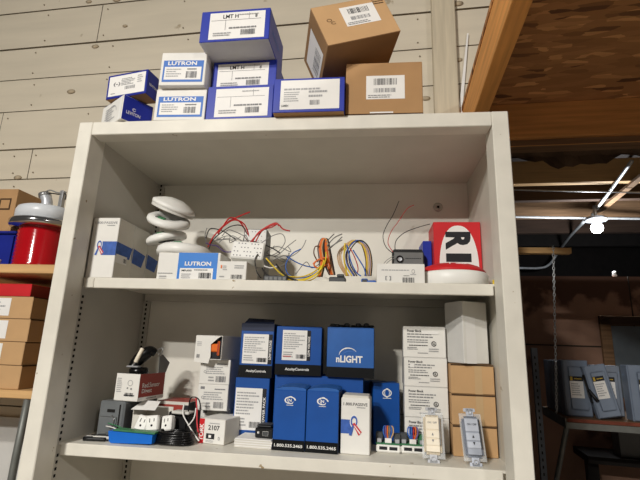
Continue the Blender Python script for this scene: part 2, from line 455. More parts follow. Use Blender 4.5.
lutron((.3045, .004, T), .152, .1005, 2.1, 'white dimmer box with blue label, directly on the cabinet top beside the lowest blue boxes')
lutron((.309, -.014, T+.1020), .136, .108, 2.9, 'white dimmer box with blue label stacked on another white one')
LM = dict(right='lmt_blue', top='lmt_blue', bottom='grey_white')
L1 = carton('relay_panel_box', 'blue box with glossy white label, bottom of the stack of three blue boxes', 'box', .197, .15, .105, (.483, .004, T), (0, 0, -1), 'lmt_blue', group='stacked blue boxes on the cabinet top', **LM)
shipping(dec(L1, 'front'), None, .13, .06, .93, .92).done('shipping_label', L1)
L2 = carton('relay_panel_box', 'blue box with white label, middle of the stack of three blue boxes', 'box', .197, .14, .0975, (.4815, .028, T+.1065), (0, 0, -1), 'lmt_blue', group='stacked blue boxes on the cabinet top', **LM)
shipping(dec(L2, 'front'), 'LMT H', .08, .06, .88, .92).done('shipping_label', L2)
L3 = carton('relay_panel_box', 'largest blue box with grey underside, overhanging on top of the stack of three', 'box', .204, .169, .1017, (.4727, -.0624, T+.2055), (0, 0, -1), 'lmt_blue', group='stacked blue boxes on the cabinet top', **LM)
shipping(dec(L3, 'front'), 'LMT H', .13, .07, .93, .93).done('shipping_label', L3)
dec(L3, 'bottom').rect(.07, .0, .93, .9, 'grey_white').done('bottom_flap', L3)
dec(L3, 'right').lines(.2, .4, .8, .55, 2, 'lut_blue').done('printed_side', L3)
D = carton('relay_panel_box', 'low blue box with white label beside and under the brown cartons', 'box', .199, .16, .104, (.6875, -.022, T), (0, 0, 0), 'lmt_blue', bottom='kraft', right='lmt_blue')
d = dec(D, 'front'); d.rect(.1, .08, .93, .95, 'white').lines(.15, .62, .7, .74, 1, 'ink_lt', .1).lines(.15, .3, .38, .62, 5, 'ink_lt').bars(.52, .2, .66, .34, 12, 'ink_grey').lines(.5, .4, .8, .66, 2, 'ink_lt')
d.text('LUMEN', .12, .16, .22, .22, 'ink_grey').done('shipping_label', D)
def barcode_label(d, u0, v0, u1, v1):
    U = lambda a: u0+a*(u1-u0); V = lambda a: v0+a*(v1-v0)
    d.rect(u0, v0, u1, v1, 'white').bars(U(.2), V(.6), U(.82), V(.88), 16).bars(U(.2), V(.28), U(.78), V(.46), 18, 'ink_grey').lines(U(.05), V(.04), U(.75), V(.2), 2, 'ink_grey', .2)
    return d
Fb = carton('carton', 'brown carton with white barcode label standing upright on the cabinet top, rightmost', 'box', .213, .2, .163, (.8945, .006, T), (0, 0, .6), 'kraft', right='kraft_shaded')
barcode_label(dec(Fb, 'front'), .27, .30, .77, .75).done('barcode_label', Fb)
d = dec(Fb, 'front'); d.rect(.0, .0, 1, .03, 'kraft_gap').rect(.32, .035, .62, .06, 'white').done('printed_front', Fb)
E_ = carton('carton', 'brown carton with white barcode label, tipped on top of the upright carton', 'box', .222, .2, .136, (.8426, -.051, 2.3335), (-7.5, -21.8, 16.1), 'kraft_lit', bottom='kraft_shaded', left='kraft_shaded')
barcode_label(dec(E_, 'front'), .35, .36, .82, .86).done('barcode_label', E_)
d = dec(E_, 'front'); d.lines(.82, .78, .98, .95, 3, 'kraft_gap', .2).arc(.16, .60, .03, .035, 0, 360, .25, 'kraft_gap').arc(.2, .52, .028, .03, 40, 330, .25, 'kraft_gap').done('handwriting', E_)
dec(E_, 'left').rect(.1, .12, .75, .85, 'white').bars(.2, .2, .65, .5, 14, 'ink_grey').done('shipping_label', E_)

# ------------------------------------------------------------------ middle shelf
def ribbon(d, cu, cv, ru, rv):
    d.rect(cu+ru*.25, cv-rv*.85, 1.0 if ru < .4 else cu+ru, cv+rv*.95, 'print_blue')
    return d
def ribbon_mark(d, cu, cv, s, asp):
    # awareness ribbon: blue loop with a red tail
    d.arc(cu, cv+s*.55*asp, s*.30, s*.55*asp, -70, 250, .75, 'white')
    d.arc(cu, cv+s*.55*asp, s*.27, s*.5*asp, -70, 250, .5, 'print_blue')
    d.poly([(cu-s*.10, cv+s*.35*asp), (cu+s*.08, cv+s*.4*asp), (cu-s*.22, cv-s*1.0*asp), (cu-s*.5, cv-s*.95*asp)], 'print_blue')
    d.poly([(cu-s*.16, cv+s*.3*asp), (cu+s*.06, cv+s*.42*asp), (cu+s*.75, cv-s*.55*asp), (cu+s*.45, cv-s*.95*asp)], 'print_red')
    d.poly([(cu+s*.0, cv+s*.1*asp), (cu+s*.06, cv+s*.14*asp), (cu+s*.64, cv-s*.66*asp), (cu+s*.55, cv-s*.75*asp)], 'white')
names = ['white sensor box with ribbon emblem, nearest of the row of three at left wall',
         'white sensor box, middle of the row of three at the left wall',
         'white sensor box, farthest of the row of three, by the white round bases']
for i, lb in enumerate(names):
    g = carton('sensor_box', lb, 'box', .083, .088, .178-.001*i, (.0825, .078+.0895*i, S2), (0, 0, 0), 'white_box', group='white sensor boxes in a row', right='offwhite')
    d = dec(g, 'front'); d.text('1.800.PASSIVE', .08, .90, .92, .94, 'ink_grey', bold=.01).lines(.55, .86, .85, .885, 1, 'ink_grey', 0).done('heading_lettering', g)
    d = dec(g, 'front')
    d.rect(.46, .37, 1, .60, 'print_blue'); ribbon_mark(d, .36, .48, .27, .42); d.done('printed_front', g)
    d = dec(g, 'right')
    if i == 0: d.poly([(0, .37), (.86, .37), (.98, .58), (0, .6)], 'print_blue').rect(.05, .26, .72, .40, 'white').bars(.5, .29, .7, .36, 8)
    else: d.poly([(.02, .34), (.70, .31), (.9, .55), (.05, .60)], 'print_blue')
    d.done('printed_side', g)
I1 = carton('dimmer_box', 'long low white dimmer box with square blue label under the round white bases', 'box', .188, .10, .0815, (.336, .108, S2), (0, 0, 0), 'white_box', top='offwhite')
d = dec(I1, 'front'); d.rect(.33, .0, .96, 1, 'lut_blue2').rect(.37, .02, .90, .44, 'white').text('LUTRON', .44, .53, .86, .68, 'white', bold=.03)
d.text('MR600', .4, .32, .56, .39, 'ink').lines(.6, .34, .86, .42, 1).bars(.68, .08, .88, .28, 12).lines(.4, .06, .6, .26, 3, 'ink_lt').lines(.02, .22, .26, .28, 1, 'ink_lt', 0).lines(.05, .02, .2, .18, 2, 'ink_lt').done('printed_front', I1)
J = carton('small_switch_box', 'small white carton with faint print and barcode below the dotted terminal blocks', 'box', .083, .125, .052, (.4755, .082, S2), (0, 0, 0), 'white_box', right='offwhite')
d = dec(J, 'front'); d.lines(.58, .6, .92, .82, 2, 'ink_grey', .1).bars(.48, .06, .88, .28, 14).lines(.08, .1, .3, .25, 1, 'ink_lt').rect(.1, .62, .15, .8, 'orange').lines(.18, .5, .34, .8, 3, 'ink_lt').done('printed_front', J)

# round white detector bases
def disc_thing(name, label, loc, rot, r, h, ring, group='round white detector bases'):
    t = thing(name, label, 'smoke detector', loc, rot, group)
    mb = MB()
    if ring:
        mb.lathe([(r*.45, .004), (r*.45, h*.5), (r*.55, h), (r*.82, h*.98), (r*.97, h*.7), (r, h*.35), (r*.97, .0), (r*.45, .0), (r*.45, .004)], 'plastic', n=48)
        mb.build('base_ring', t)
        k = MB(); k.lathe([(0, .002), (r*.44, .002), (r*.44, .004), (0, .004)], 'hole', n=32); k.build('cable_opening', t)
        k = MB(); k.box(-.012, .012, -r*.72, -r*.55, h*.9, h+.004, 'green_pcb', .001); k.box(-.02, -.013, -r*.72, -r*.6, h*.9, h+.003, 'mid_grey'); k.build('terminal_strip', t)
    else:
        mb.lathe([(0, h*.95), (r*.3, h), (r*.55, h*.82), (r*.9, h*.45), (r, h*.3), (r, .0), (r*.9, -.002), (0, -.002)], 'plastic', n=48)
        mb.build('detector_dome', t)
        k = MB(); k.lathe([(r*.97, -.010), (r*.97, -.001), (r*.2, -.001), (r*.2, -.010), (r*.97, -.010)], 'plastic_shade', n=48); k.build('rim', t)
    return t
disc_thing('smoke_detector', 'white round detector base lying flat on the long dimmer box', (.285, .185, S2+.0835), (0, 2, 0), .083, .033, True)
disc_thing('smoke_detector', 'white round detector base leaning against the sensor boxes under two others', (.203, .228, S2+.143), (10, -13, 0), .064, .024, True)
disc_thing('smoke_detector', 'white ring detector base with dark centre hole, second from the top of the pile', (.212, .204, S2+.198), (25, 19, 0), .068, .022, True)
disc_thing('smoke_detector', 'white domed detector cap tilted on top of the pile of round bases', (.217, .217, S2+.252), (12, 24, 0), .071, .032, False)

# terminal blocks with dotted fronts and their red and black leads
def dotted_front(d, rows=4, cols=9):
    for r in range(rows):
        for c in range(cols):
            if (c+r) % 4 == 3: continue
            u, v = .1+.8*c/(cols-1), .15+.7*r/(rows-1)
            d.rect(u-.018, v-.03, u+.018, v+.03, 'ink_grey'); d.k = 1
K1 = carton('relay_block', 'white relay block with rows of dark dots, front one lying on the small white carton', 'relay block', .096, .06, .056, (.503, .118, S2+.0685), (-14, 3, 4), 'plastic', part='block_body', seam=False, right='mid_grey', bev=.004)
d = dec(K1, 'front'); dotted_front(d); d.done('printed_front', K1)
K2 = carton('relay_block', 'grey sided relay block with dotted white face, standing behind the front one', 'relay block', .076, .08, .190, (.492, .240, S2), (0, 0, 4), 'grey_white', part='block_body', seam=False, right='mid_grey', left='mid_grey', bev=.003)
d = dec(K2, 'front'); dotted_front(Decal(lambda u, v, o, F=d.F: F(u, .76+.22*v, o)), 3, 7); d.rect(.05, .74, .95, .985, 'white')
dd = Decal(lambda u, v, o, F=d.F: F(u, .76+.22*v, o+.001)); dotted_front(dd, 3, 7); d.done('printed_front', K2); dd.done('printed_dots', K2)
def wires(t, name, runs, m, r=.0016, inv=None):
    """each lead is one mesh; run points in world space"""
    bpy.context.view_layer.update()
    inv = t.matrix_world.inverted()
    for run in runs:
        mb = MB(); mb.tube([inv @ Vector(p) for p in run], r, m, 6, 6); mb.build(name, t)
def WP(u, v, y):   # point on the depth plane y, used to lay leads out through the shelf bay
    A = Vector((.99329162, .11075805, .03323269)); B = Vector((-.00600103, -.2376295, .97133733)); Dv = Vector((-.1154805, .96502066, .23537073))
    C = Vector((.8621, -1.1007, 1.506)); d = A*((u-320)/440.67)-B*((v-240)/440.67)+Dv
    return C+d*((y-C.y)/d.y)
def run(y0, y1, *uv):
    n = len(uv)-1
    return [WP(u, v, y0+(y1-y0)*i/n) for i, (u, v) in enumerate(uv)]
wires(K2, 'red_wire', [run(.24, .19, (249, 236), (244, 224), (234, 220), (224, 226), (214, 236), (208, 247)), run(.24, .20, (247, 234), (240, 222), (230, 218), (222, 228), (218, 234)), run(.22, .24, (218, 231), (228, 222), (240, 216), (250, 212))], 'wire_red', .0024)
wires(K2, 'black_wire', [run(.24, .19, (248, 236), (242, 226), (232, 226), (222, 232), (213, 240), (209, 249)), run(.24, .2, (236, 240), (228, 234), (220, 230), (210, 229), (206, 238))], 'wire_black', .0017)
wires(K2, 'violet_wire', [run(.24, .18, (240, 250), (226, 252), (217, 246), (211, 245), (206, 243))], 'wire_violet', .0016)
wires(K2, 'grey_wire', [run(.24, .18, (240, 246), (230, 240), (218, 240), (208, 243), (205, 236), (207, 228)), run(.24, .2, (244, 236), (236, 232), (228, 230), (222, 236))], 'wire_grey', .0013)
wires(K1, 'red_wire', [run(.15, .15, (249, 244), (256, 236), (266, 228), (277, 224), (283, 229), (290, 231)), run(.15, .15, (252, 243), (258, 233), (268, 226), (276, 223), (279, 226)), run(.155, .15, (255, 243), (262, 231), (272, 227), (277, 224))], 'wire_red', .0022)
wires(K1, 'black_wire', [run(.15, .17, (252, 241), (262, 244), (272, 248), (280, 253)), run(.12, .11, (258, 254), (255, 260), (257, 272), (261, 278))], 'wire_black', .0018)
wires(K1, 'grey_wire', [run(.16, .2, (260, 244), (272, 236), (282, 234), (285, 242), (278, 252), (270, 256)), run(.16, .2, (262, 250), (275, 256), (288, 246), (296, 240))], 'wire_grey', .0012)

random.seed(11)
for k in range(9):
    u, v = random.uniform(214, 262), random.uniform(236, 258)
    wires(K2 if k % 2 else K1, 'grey_wire', [run(.235 if k % 2 else .16, .22, (250, 246), ((u+250)/2+random.uniform(-8, 8), v-random.uniform(4, 12)), (u, v), (u+random.uniform(-8, 12), v+random.uniform(-8, 6)))], random.choice(('wire_grey', 'wire_grey', 'wire_white', 'wire_brown')), .0011)
for k in range(5):
    u, v = random.uniform(270, 304), random.uniform(238, 262)
    wires(K1, 'grey_wire', [run(.17, .24, (262, 256), ((u+262)/2, v+random.uniform(-6, 10)), (u, v), (u+random.uniform(-4, 8), v-random.uniform(2, 9)))], 'wire_grey', .0011)
# loose harness with yellow, blue and black leads
strip = thing('terminal_strip', 'flat black connector strip at the shelf edge with yellow, blue and black leads', 'connector', (.597, .094, S2))
mb = MB(); mb.box(-.033, .033, 0, .02, 0, .016, 'dark_grey', .002); mb.build('strip_body', strip)
mb = MB()
for k in range(5): mb.box(-.028+k*.0125, -.02+k*.0125, -.0008, .0, .004, .012, 'mid_grey')
mb.build('terminals', strip)
wires(strip, 'yellow_wire', [run(.1, .12, (266, 258), (274, 267), (284, 276), (298, 281), (312, 277), (322, 268)), run(.1, .14, (280, 278), (294, 280), (308, 278), (320, 270), (324, 260)), run(.11, .15, (290, 279), (304, 280), (316, 274), (323, 264))], 'wire_yellow', .002)
wires(strip, 'yellow_wire', [run(.115, .15, (296, 281), (308, 281), (318, 275), (325, 262), (326, 252)), run(.105, .15, (286, 276), (300, 277), (312, 273), (321, 266))], 'wire_yellow', .0019)
wires(strip, 'blue_wire', [run(.13, .14, (301, 249), (292, 254), (286, 264), (288, 274), (298, 278), (310, 276), (320, 270)), run(.15, .16, (286, 256), (296, 262), (306, 266), (318, 268))], 'wire_blue', .0017)
wires(strip, 'black_wire', [run(.1, .1, (276, 264), (282, 272), (290, 278), (298, 281)), run(.1, .1, (262, 268), (266, 274), (272, 278))], 'wire_black', .0026)
wires(strip, 'white_wire', [run(.11, .12, (264, 266), (271, 268), (278, 266))], 'wire_white', .0022)
wires(strip, 'grey_wire', [run(.12, .18, (270, 262), (282, 256), (292, 256), (302, 248), (306, 240)), run(.13, .18, (296, 274), (306, 262), (312, 268), (322, 262))], 'wire_grey', .0012)

# orange harness standing on its connectors
oh = thing('wire_harness', 'upright bundle of orange, brown and grey wires folded over dark connectors', 'wire harness', (.745, .17, S2))
mb = MB(); mb.box(-.003, .045, -.02, .02, 0, .024, 'dark_grey', .003); mb.box(.02, .04, -.022, .018, .024, .032, 'dark_grey', .002); mb.build('connector', oh)
for m, nm, off, r in (('orange', 'orange_wire', 0, .0024), ('orange', 'orange_wire', 3, .0024), ('orange', 'orange_wire', 5, .002), ('wire_brown', 'brown_wire', -4, .002), ('wire_brown', 'brown_wire', 8, .002), ('wire_tan', 'tan_wire', 6, .002), ('wire_black', 'black_wire', 10, .002), ('wire_grey', 'grey_wire', -2, .002)):
    wires(oh, nm, [run(.16+.004*(off % 3), .18, (319+off*.3, 277), (321+off*.4, 262), (319.5+off*.4, 248), (322+off*.3, 239.5), (325+off*.3, 240), (325.5+off*.5, 251), (327+off*.6, 264), (331+off*.4, 275))], m, r)
wires(oh, 'orange_wire', [run(.155, .155, (313, 264), (318, 260), (326, 258), (327, 264), (318, 268), (314, 264), (320, 259), (325, 262))], 'orange', .0024)
wires(oh, 'brown_wire', [run(.16, .16, (318, 262), (314, 254), (315, 247), (319, 246))], 'wire_brown', .002)
wires(oh, 'grey_wire', [run(.17, .2, (327, 246), (334, 238), (342, 234)), run(.17, .2, (328, 250), (336, 243), (342, 237)), run(.17, .2, (326, 242), (330, 238), (334, 234)), run(.17, .19, (329, 248), (338, 242), (342, 240))], 'wire_grey', .0018)
# coil of mixed wires
cw = thing('wire_coil', 'oval coil of yellow, tan, blue and black wires ending in a blue connector', 'wire coil', (.803, .225, S2))
mb = MB(); mb.box(.048, .075, -.02, .015, 0, .024, 'wire_blue', .003); mb.box(.03, .05, -.015, .01, .004, .03, 'dark_grey', .003); mb.build('connector', cw)
for m, nm, a, b, r in (('wire_tan', 'tan_wire', 341, 371, .002), ('wire_tan', 'tan_wire', 338, 368, .002), ('wire_tan', 'tan_wire', 339.5, 369.5, .002), ('wire_yellow', 'yellow_wire', 344, 367, .0022), ('wire_blue', 'blue_wire', 346, 370, .002), ('wire_black', 'black_wire', 349, 372, .002), ('wire_brown', 'brown_wire', 347, 366, .002)):
    c = (a+b)/2; k = (b-a)/2; lean = 5
    wires(cw, nm, [run(.21, .235, (a+8, 276), (a+1, 264), (a+.5, 252), (c-4, 242), (c+2, 241), (b-3, 248), (b, 262), (b-1, 276))], m, r)
wires(cw, 'blue_wire', [run(.205, .21, (347, 245), (351, 262), (356, 272), (361, 276)), run(.205, .21, (353, 250), (358, 258), (364, 268), (366, 276))], 'wire_blue', .002)
wires(cw, 'yellow_wire', [run(.2, .21, (345, 243), (344, 258), (346, 270), (347, 276))], 'wire_yellow', .0022)
wires(cw, 'red_wire', [run(.215, .225, (350, 248), (355, 258), (358, 268), (357, 274))], 'wire_red', .0016)

N = carton('lamp_control_box', 'low white carton with grey print and barcode under the black power supply', 'box', .128, .030, .0525, (.9415, .092, S2), (0, 0, 0), 'white_box')
d = dec(N, 'front'); d.lines(.1, .62, .68, .74, 1, 'ink_lt', 0).bars(.54, .04, .78, .3, 14).text('[ ]', .18, .14, .3, .36, 'ink_grey').lines(.56, .36, .68, .42, 1, 'ink', 0).arc(.76, .62, .03, .1, 0, 360, .3, 'ink_lt').lines(.7, .42, .82, .5, 1, 'ink_lt', 0).done('printed_front', N)
B = thing('power_supply', 'black boxy power supply with three long thin leads, behind the low white carton', 'power supply', (.9775, .283, S2))
mb = MB(); mb.prism([(-.049, 0, 0), (.049, 0, 0), (.049, 0, .124), (.043, 0, .136), (-.043, 0, .136), (-.049, 0, .130)], (0, .03, 0), 'black'); mb.build('case', B)
d = Decal(lambda u, v, o: (-.044+u*.090, -o, .082+v*.044)); d.rect(.0, .0, 1, 1, 'mid_grey').lines(.4, .50, .95, .62, 1, 'ink', 0).done('nameplate', B)
mb = MB(); KM = Matrix.Translation((-.026, .0, .104)) @ Matrix.Rotation(PI/2, 4, 'X')
mb.lathe([(.007, 0), (.011, 0), (.011, .006), (.007, .006), (.007, 0)], 'blackgloss', KM, 24); mb.lathe([(0, .002), (.007, .003)], 'alu', KM, 20); mb.build('knockout', B)
wires(B, 'black_wire', [run(.278, .3, (394, 254), (386, 247), (383, 236), (387, 225), (393, 215), (399, 201)), run(.285, .3, (395, 250), (396, 241), (404, 233), (416, 228), (430, 224))], 'wire_black', .0013)
wires(B, 'red_wire', [run(.278, .3, (393, 252), (388, 243), (391, 232), (398, 222), (407, 209), (414, 205))], 'wire_red', .0012)
wires(B, 'grey_wire', [run(.276, .26, (394, 256), (386, 261), (378, 272)), run(.276, .26, (396, 257), (388, 262), (382, 270))], 'wire_grey', .0010)
BB = carton('device_box', 'narrow dark blue box squeezed between the power supply and the red box', 'box', .028, .09, .172, (1.0425, .32, S2), (0, 0, 2), 'lmt_blue')
RB = carton('alarm_box', 'red box with white oval and big sideways black letters beside the white puck', 'box', .145, .12, .226, (1.1308, .284, S2), (0, 0, 0), 'red')
d = dec(RB, 'front'); d.poly([(.52+.41*math.copysign(abs(math.cos(a))**.85, math.cos(a)), .36+.59*math.sin(a)) for a in [2*PI*i/48 for i in range(48)] if .36+.59*math.sin(a) > 0] or [(0, 0)], 'white')
d.text('R', .25, .60, .78, .86, 'ink', rot=-90, bold=.055).text('I', .25, .43, .78, .55, 'ink', rot=-90, bold=.02).done('printed_front', RB)
PK = thing('alarm_puck', 'round white alarm puck with raised red top, in front of the red box', 'alarm', (1.0905, .181, S2))
mb = MB(); mb.lathe([(0, 0), (.094, 0), (.099, .004), (.099, .034), (.095, .039), (0, .039)], 'plastic', n=56); mb.build('base', PK)
mb = MB(); mb.lathe([(0, .039), (.0945, .0392), (.092, .046), (.078, .057), (.06, .064), (.03, .066), (0, .066)], 'red', n=56); mb.build('red_lens', PK)
d = Decal(lambda u, v, o: (-.03+u*.06, -.0722-o*1.0-.0008*0, .0573+v*.005)); d.text('(', .2, 0, .3, 1, 'white').lines(.5, 0, 1, 1, 1, 'white', 0).done('printed_mark', PK)

# ------------------------------------------------------------------ lower shelf: blue boxes
def strip_label(d, u0, v0, u1, v1, st):
    U = lambda a: u0+a*(u1-u0); V = lambda a: v0+a*(v1-v0)
    d.rect(u0, v0, u1, v1, 'white').rect(U(.87), v0, u1, v1, 'ink').text(st, U(.9), V(.15), U(.98), V(.8), 'white', rot=90)
    d.lines(U(.05), V(.35), U(.8), V(.92), 8, 'ink_lt', .5).bars(U(.5), V(.06), U(.84), V(.2), 14).lines(U(.05), V(.08), U(.4), V(.3), 3, 'ink_lt', .3)
    return d
def ring_logo(d, cu, cv, r, asp):
    d.arc(cu, cv, r, r*.62*asp, 0, 300, .28, 'white', rot=0).arc(cu+r*.1, cv+r*.05, r*.62, r*.95*asp*.7, 60, 330, .16, 'white')
    d.text('N', cu-r*.3, cv-r*.28*asp, cu+r*.28, cv+r*.28*asp, 'white', bold=.03)
    d.lines(cu-r*.7, cv-r*1.05*asp, cu+r*.7, cv-r*.8*asp, 1, 'white', 0)
def blue_base(d, top, text=None, tv=None):
    d.rect(0, 0, 1, top, 'nl_dark')
    return d
# wide box carrying two others
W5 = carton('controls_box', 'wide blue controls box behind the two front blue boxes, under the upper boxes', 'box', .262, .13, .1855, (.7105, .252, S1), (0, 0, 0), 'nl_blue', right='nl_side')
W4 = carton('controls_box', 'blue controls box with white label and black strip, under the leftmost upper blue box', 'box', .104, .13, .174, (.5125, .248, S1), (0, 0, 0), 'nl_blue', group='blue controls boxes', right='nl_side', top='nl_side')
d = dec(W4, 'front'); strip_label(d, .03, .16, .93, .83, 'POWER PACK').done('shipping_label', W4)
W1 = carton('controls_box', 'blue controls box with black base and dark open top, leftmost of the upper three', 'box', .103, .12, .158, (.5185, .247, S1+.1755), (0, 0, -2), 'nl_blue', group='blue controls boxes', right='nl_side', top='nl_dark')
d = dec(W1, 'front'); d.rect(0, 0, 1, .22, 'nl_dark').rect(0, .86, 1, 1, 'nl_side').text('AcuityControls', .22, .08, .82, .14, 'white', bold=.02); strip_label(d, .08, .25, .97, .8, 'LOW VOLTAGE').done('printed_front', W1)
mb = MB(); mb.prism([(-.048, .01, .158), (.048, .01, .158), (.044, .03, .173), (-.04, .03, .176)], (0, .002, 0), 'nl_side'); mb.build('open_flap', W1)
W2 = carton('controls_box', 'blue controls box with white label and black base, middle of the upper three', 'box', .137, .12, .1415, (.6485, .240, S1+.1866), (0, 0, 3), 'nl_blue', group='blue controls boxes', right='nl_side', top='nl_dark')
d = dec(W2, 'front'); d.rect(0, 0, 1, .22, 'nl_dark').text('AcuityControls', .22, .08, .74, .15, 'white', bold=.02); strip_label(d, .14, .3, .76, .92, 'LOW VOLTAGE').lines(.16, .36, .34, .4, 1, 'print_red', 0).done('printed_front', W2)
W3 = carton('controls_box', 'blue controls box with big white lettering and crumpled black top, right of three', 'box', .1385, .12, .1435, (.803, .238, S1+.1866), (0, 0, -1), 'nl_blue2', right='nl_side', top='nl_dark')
d = dec(W3, 'front'); d.rect(0, 0, 1, .20, 'nl_dark').text('nLIGHT', .2, .29, .76, .43, 'white', bold=.035).arc(.46, .42, .2, .16, 35, 175, .16, 'white', taper=.8).arc(.5, .42, .16, .10, 40, 170, .2, 'lut_blue', taper=.8).done('printed_front', W3)
mb = MB()
for k in range(9):
    x = -.062+k*.0145
    mb.box(x, x+.016, .004+.004*(k % 3), .10, .1445, .150+random.uniform(0, .007), 'blackgloss', .003, Matrix.Rotation(math.radians(random.uniform(-1.5, 1.5)), 4, 'Y'))
mb.build('crumpled_film', W3)
def sensor_tall(loc, rz, h, label):
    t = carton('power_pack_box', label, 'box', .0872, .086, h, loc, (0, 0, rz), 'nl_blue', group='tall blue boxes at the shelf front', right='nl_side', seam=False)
    dec(t, 'front').rect(0, 0, 1, .175, 'nl_dark').done('base_band', t)
    d = dec(t, 'front'); d.k = 3; d.text('1.800.535.2465', .06, .06, .94, .11, 'white', bold=.015); d.done('phone_lettering', t); d = dec(t, 'front'); ring_logo(d, .5, .83, .16, .55); d.done('logo', t)
    mb = MB(); n = 8      # closing flap bulging up
    prof = [(-.0425, .0), (-.02, .006), (.01, .0075), (.036, .005), (.0425, .002)]
    mb.prism([(-.0425, .002, h)]+[(x, .002, h+.0015+z*1.0) for x, z in prof]+[(.0425, .002, h)], (0, .08, .004), 'nl_blue2'); mb.build('bulging_flap', t)
    return t
sensor_tall((.6462, .149, S1), -2.5, .153, 'tall blue box with black base at the shelf front, beside the black device')
sensor_tall((.7352, .147, S1), -3, .1545, 'tall blue box with black base at the shelf front, beside the white ribbon box')
W8 = carton('sensor_box', 'white sensor box with blue square and ribbon emblem at the lower shelf front', 'box', .0765, .08, .139, (.8228, .1555, S1), (0, 0, -3.2), 'white_box', right='offwhite')
d = dec(W8, 'front'); d.text('1.800.PASSIVE', .08, .865, .92, .92, 'ink', bold=.01).lines(.55, .82, .85, .85, 1, 'ink_grey', 0).rect(.0, .36, .38, .61, 'print_blue'); ribbon_mark(d, .46, .49, .36, .46); d.done('printed_front', W8)
mb = MB(); mb.prism([(-.036, .002, .139), (.036, .002, .139), (.034, .002, .146), (-.034, .002, .147)], (0, .07, 0), 'offwhite'); mb.build('bulging_flap', W8)
W9 = carton('power_pack_box', 'tall narrow blue box with white outline logo behind the two small circuit modules', 'box', .079, .08, .171, (.91, .3, S1), (0, 0, 8.7), 'nl_blue', right='nl_side')
d = dec(W9, 'front'); d.arc(.52, .84, .16, .06, 0, 360, .25, 'white').arc(.52, .84, .09, .07, 0, 360, .25, 'white').lines(.36, .74, .68, .765, 1, 'white', 0).done('printed_front', W9)
W10 = carton('power_pack_box', 'dark blue box mostly hidden behind the white ribbon box', 'box', .09, .06, .168, (.87, .385, S1), (0, 0, 0), 'nl_blue2')

# white cartons with black print, four high
zs = [0, .0885, .1705, .2505, .3385]
lb = ['bottom of the stack of four', 'second from the bottom of the stack of four', 'third from the bottom of the stack of four', 'topmost of the stack of four']
for i in range(4):
    t = carton('fixture_box', 'white carton with black print, %s' % lb[i], 'box', .121, .12, zs[i+1]-zs[i]-.001, (1.0185-(.002 if i == 3 else 0), .236, S1+zs[i]), (0, 0, (-3, -2, -1, -2.5)[i]), 'white_box', group='stacked white printed cartons', left='grey_white')
    d = dec(t, 'front'); d.text('Power Block', .1, .82, .44, .90, 'ink', bold=.03).lines(.1, .62, .82, .8, 2, 'ink_grey', .3).lines(.1, .46, .6, .6, 2, 'ink_grey', .2).lines(.14, .36, .58, .42, 1, 'ink', 0).lines(.1, .24, .4, .34, 2, 'ink_grey', .3).lines(.34, .12, .58, .17, 1, 'ink_grey', 0)
    d.arc(.72, .45, .05, .075, 0, 360, .3, 'ink').text('UL', .69, .41, .75, .49, 'ink').lines(.6, .18, .84, .32, 2, 'ink_lt', .1)
    if i in (2,): d.rect(.14, .66, .24, .78, 'white')
    if i == 3: d.rect(.44, .76, .84, .86, 'white')
    d.done('printed_front', t)
# brown cartons, three high, and a white carton on top
zb = [0, .0785, .159, .2385]
lb = ['bottom of three', 'middle of three', 'top of three']
for i in range(3):
    t = carton('carton', 'small brown carton, %s stacked against the right cabinet wall' % lb[i], 'box', .116, .13, zb[i+1]-zb[i]-.0015, (1.1415, .208, S1+zb[i]), (0, 0, (1.2, 0, 1)[i]), 'kraft_lit', group='small brown cartons', top='kraft_shaded', bottom='kraft_gap')
    d = dec(t, 'front'); d.rect(.55, 0, .72, 1, 'tape').rect(0, .95, 1, 1, 'kraft_gap').done('tape_strip', t)
TW = carton('lamp_box', 'white carton with a pale tape strip, standing on the brown cartons', 'box', .085, .080, .170, (1.1545, .205, S1+.2395), (0, 0, 27), 'white_box', left='grey_white')
dec(TW, 'front').rect(.12, 0, .5, .76, 'white').done('tape_strip', TW)

# white cartons at the left, four high
for i, (z0, z1, X) in enumerate(((0, .0745, .389), (.0755, .149, .3925), (.150, .2215, .393))):
    t = carton('switch_box', 'white carton with small print, %s under the open carton' % ('bottom of three', 'middle of three', 'top of three')[i], 'box', .093, .13 if i else .10, z1-z0, (X, .25 if i else .298, S1+z0), (0, 0, 2), 'white_box', group='white cartons under the open one', right='offwhite')
    d = dec(t, 'front'); d.rect(.08, .82, .22, .92, 'ink_grey').lines(.55, .78, .9, .88, 1, 'ink_grey', 0).lines(.2, .4, .9, .74, 4, 'ink_lt', .3).bars(.55, .1, .88, .34, 12, 'ink_grey').arc(.18, .5, .04, .05, 0, 360, .4, 'ink_lt').lines(.3, .1, .5, .35, 2, 'ink_lt').done('printed_front', t)
V1 = thing('open_carton', 'white carton with torn open end showing orange inside, on top of the white cartons', 'box', (.377, .222, S1+.2230), (0, 0, -11.9)); w, dd_, h = .091, .1175, .070
mb = MB()
mb.box(-w/2, w/2, 0, dd_, 0, .0015, 'white_box'); mb.box(-w/2, w/2, 0, dd_, h-.0015, h, 'white_box'); mb.box(-w/2, -w/2+.0015, 0, dd_, .0015, h-.0015, 'white_box'); mb.box(w/2-.0015, w/2, 0, dd_, .0015, h-.0015, 'offwhite'); mb.box(-w/2+.0015, w/2-.0015, dd_-.0015, dd_, .0015, h-.0015, 'white_box'); mb.build('carton_body', V1)
mb = MB(); mb.prism([(-w/2, -.001, -.008), (.004, -.001, -.012), (.010, -.001, .01), (.008, -.001, .044), (.030, -.001, .062), (.040, -.001, h-.002), (-w/2, -.001, h-.001)], (0, -.0012, 0), 'white_box')
mb.build('torn_flap', V1)
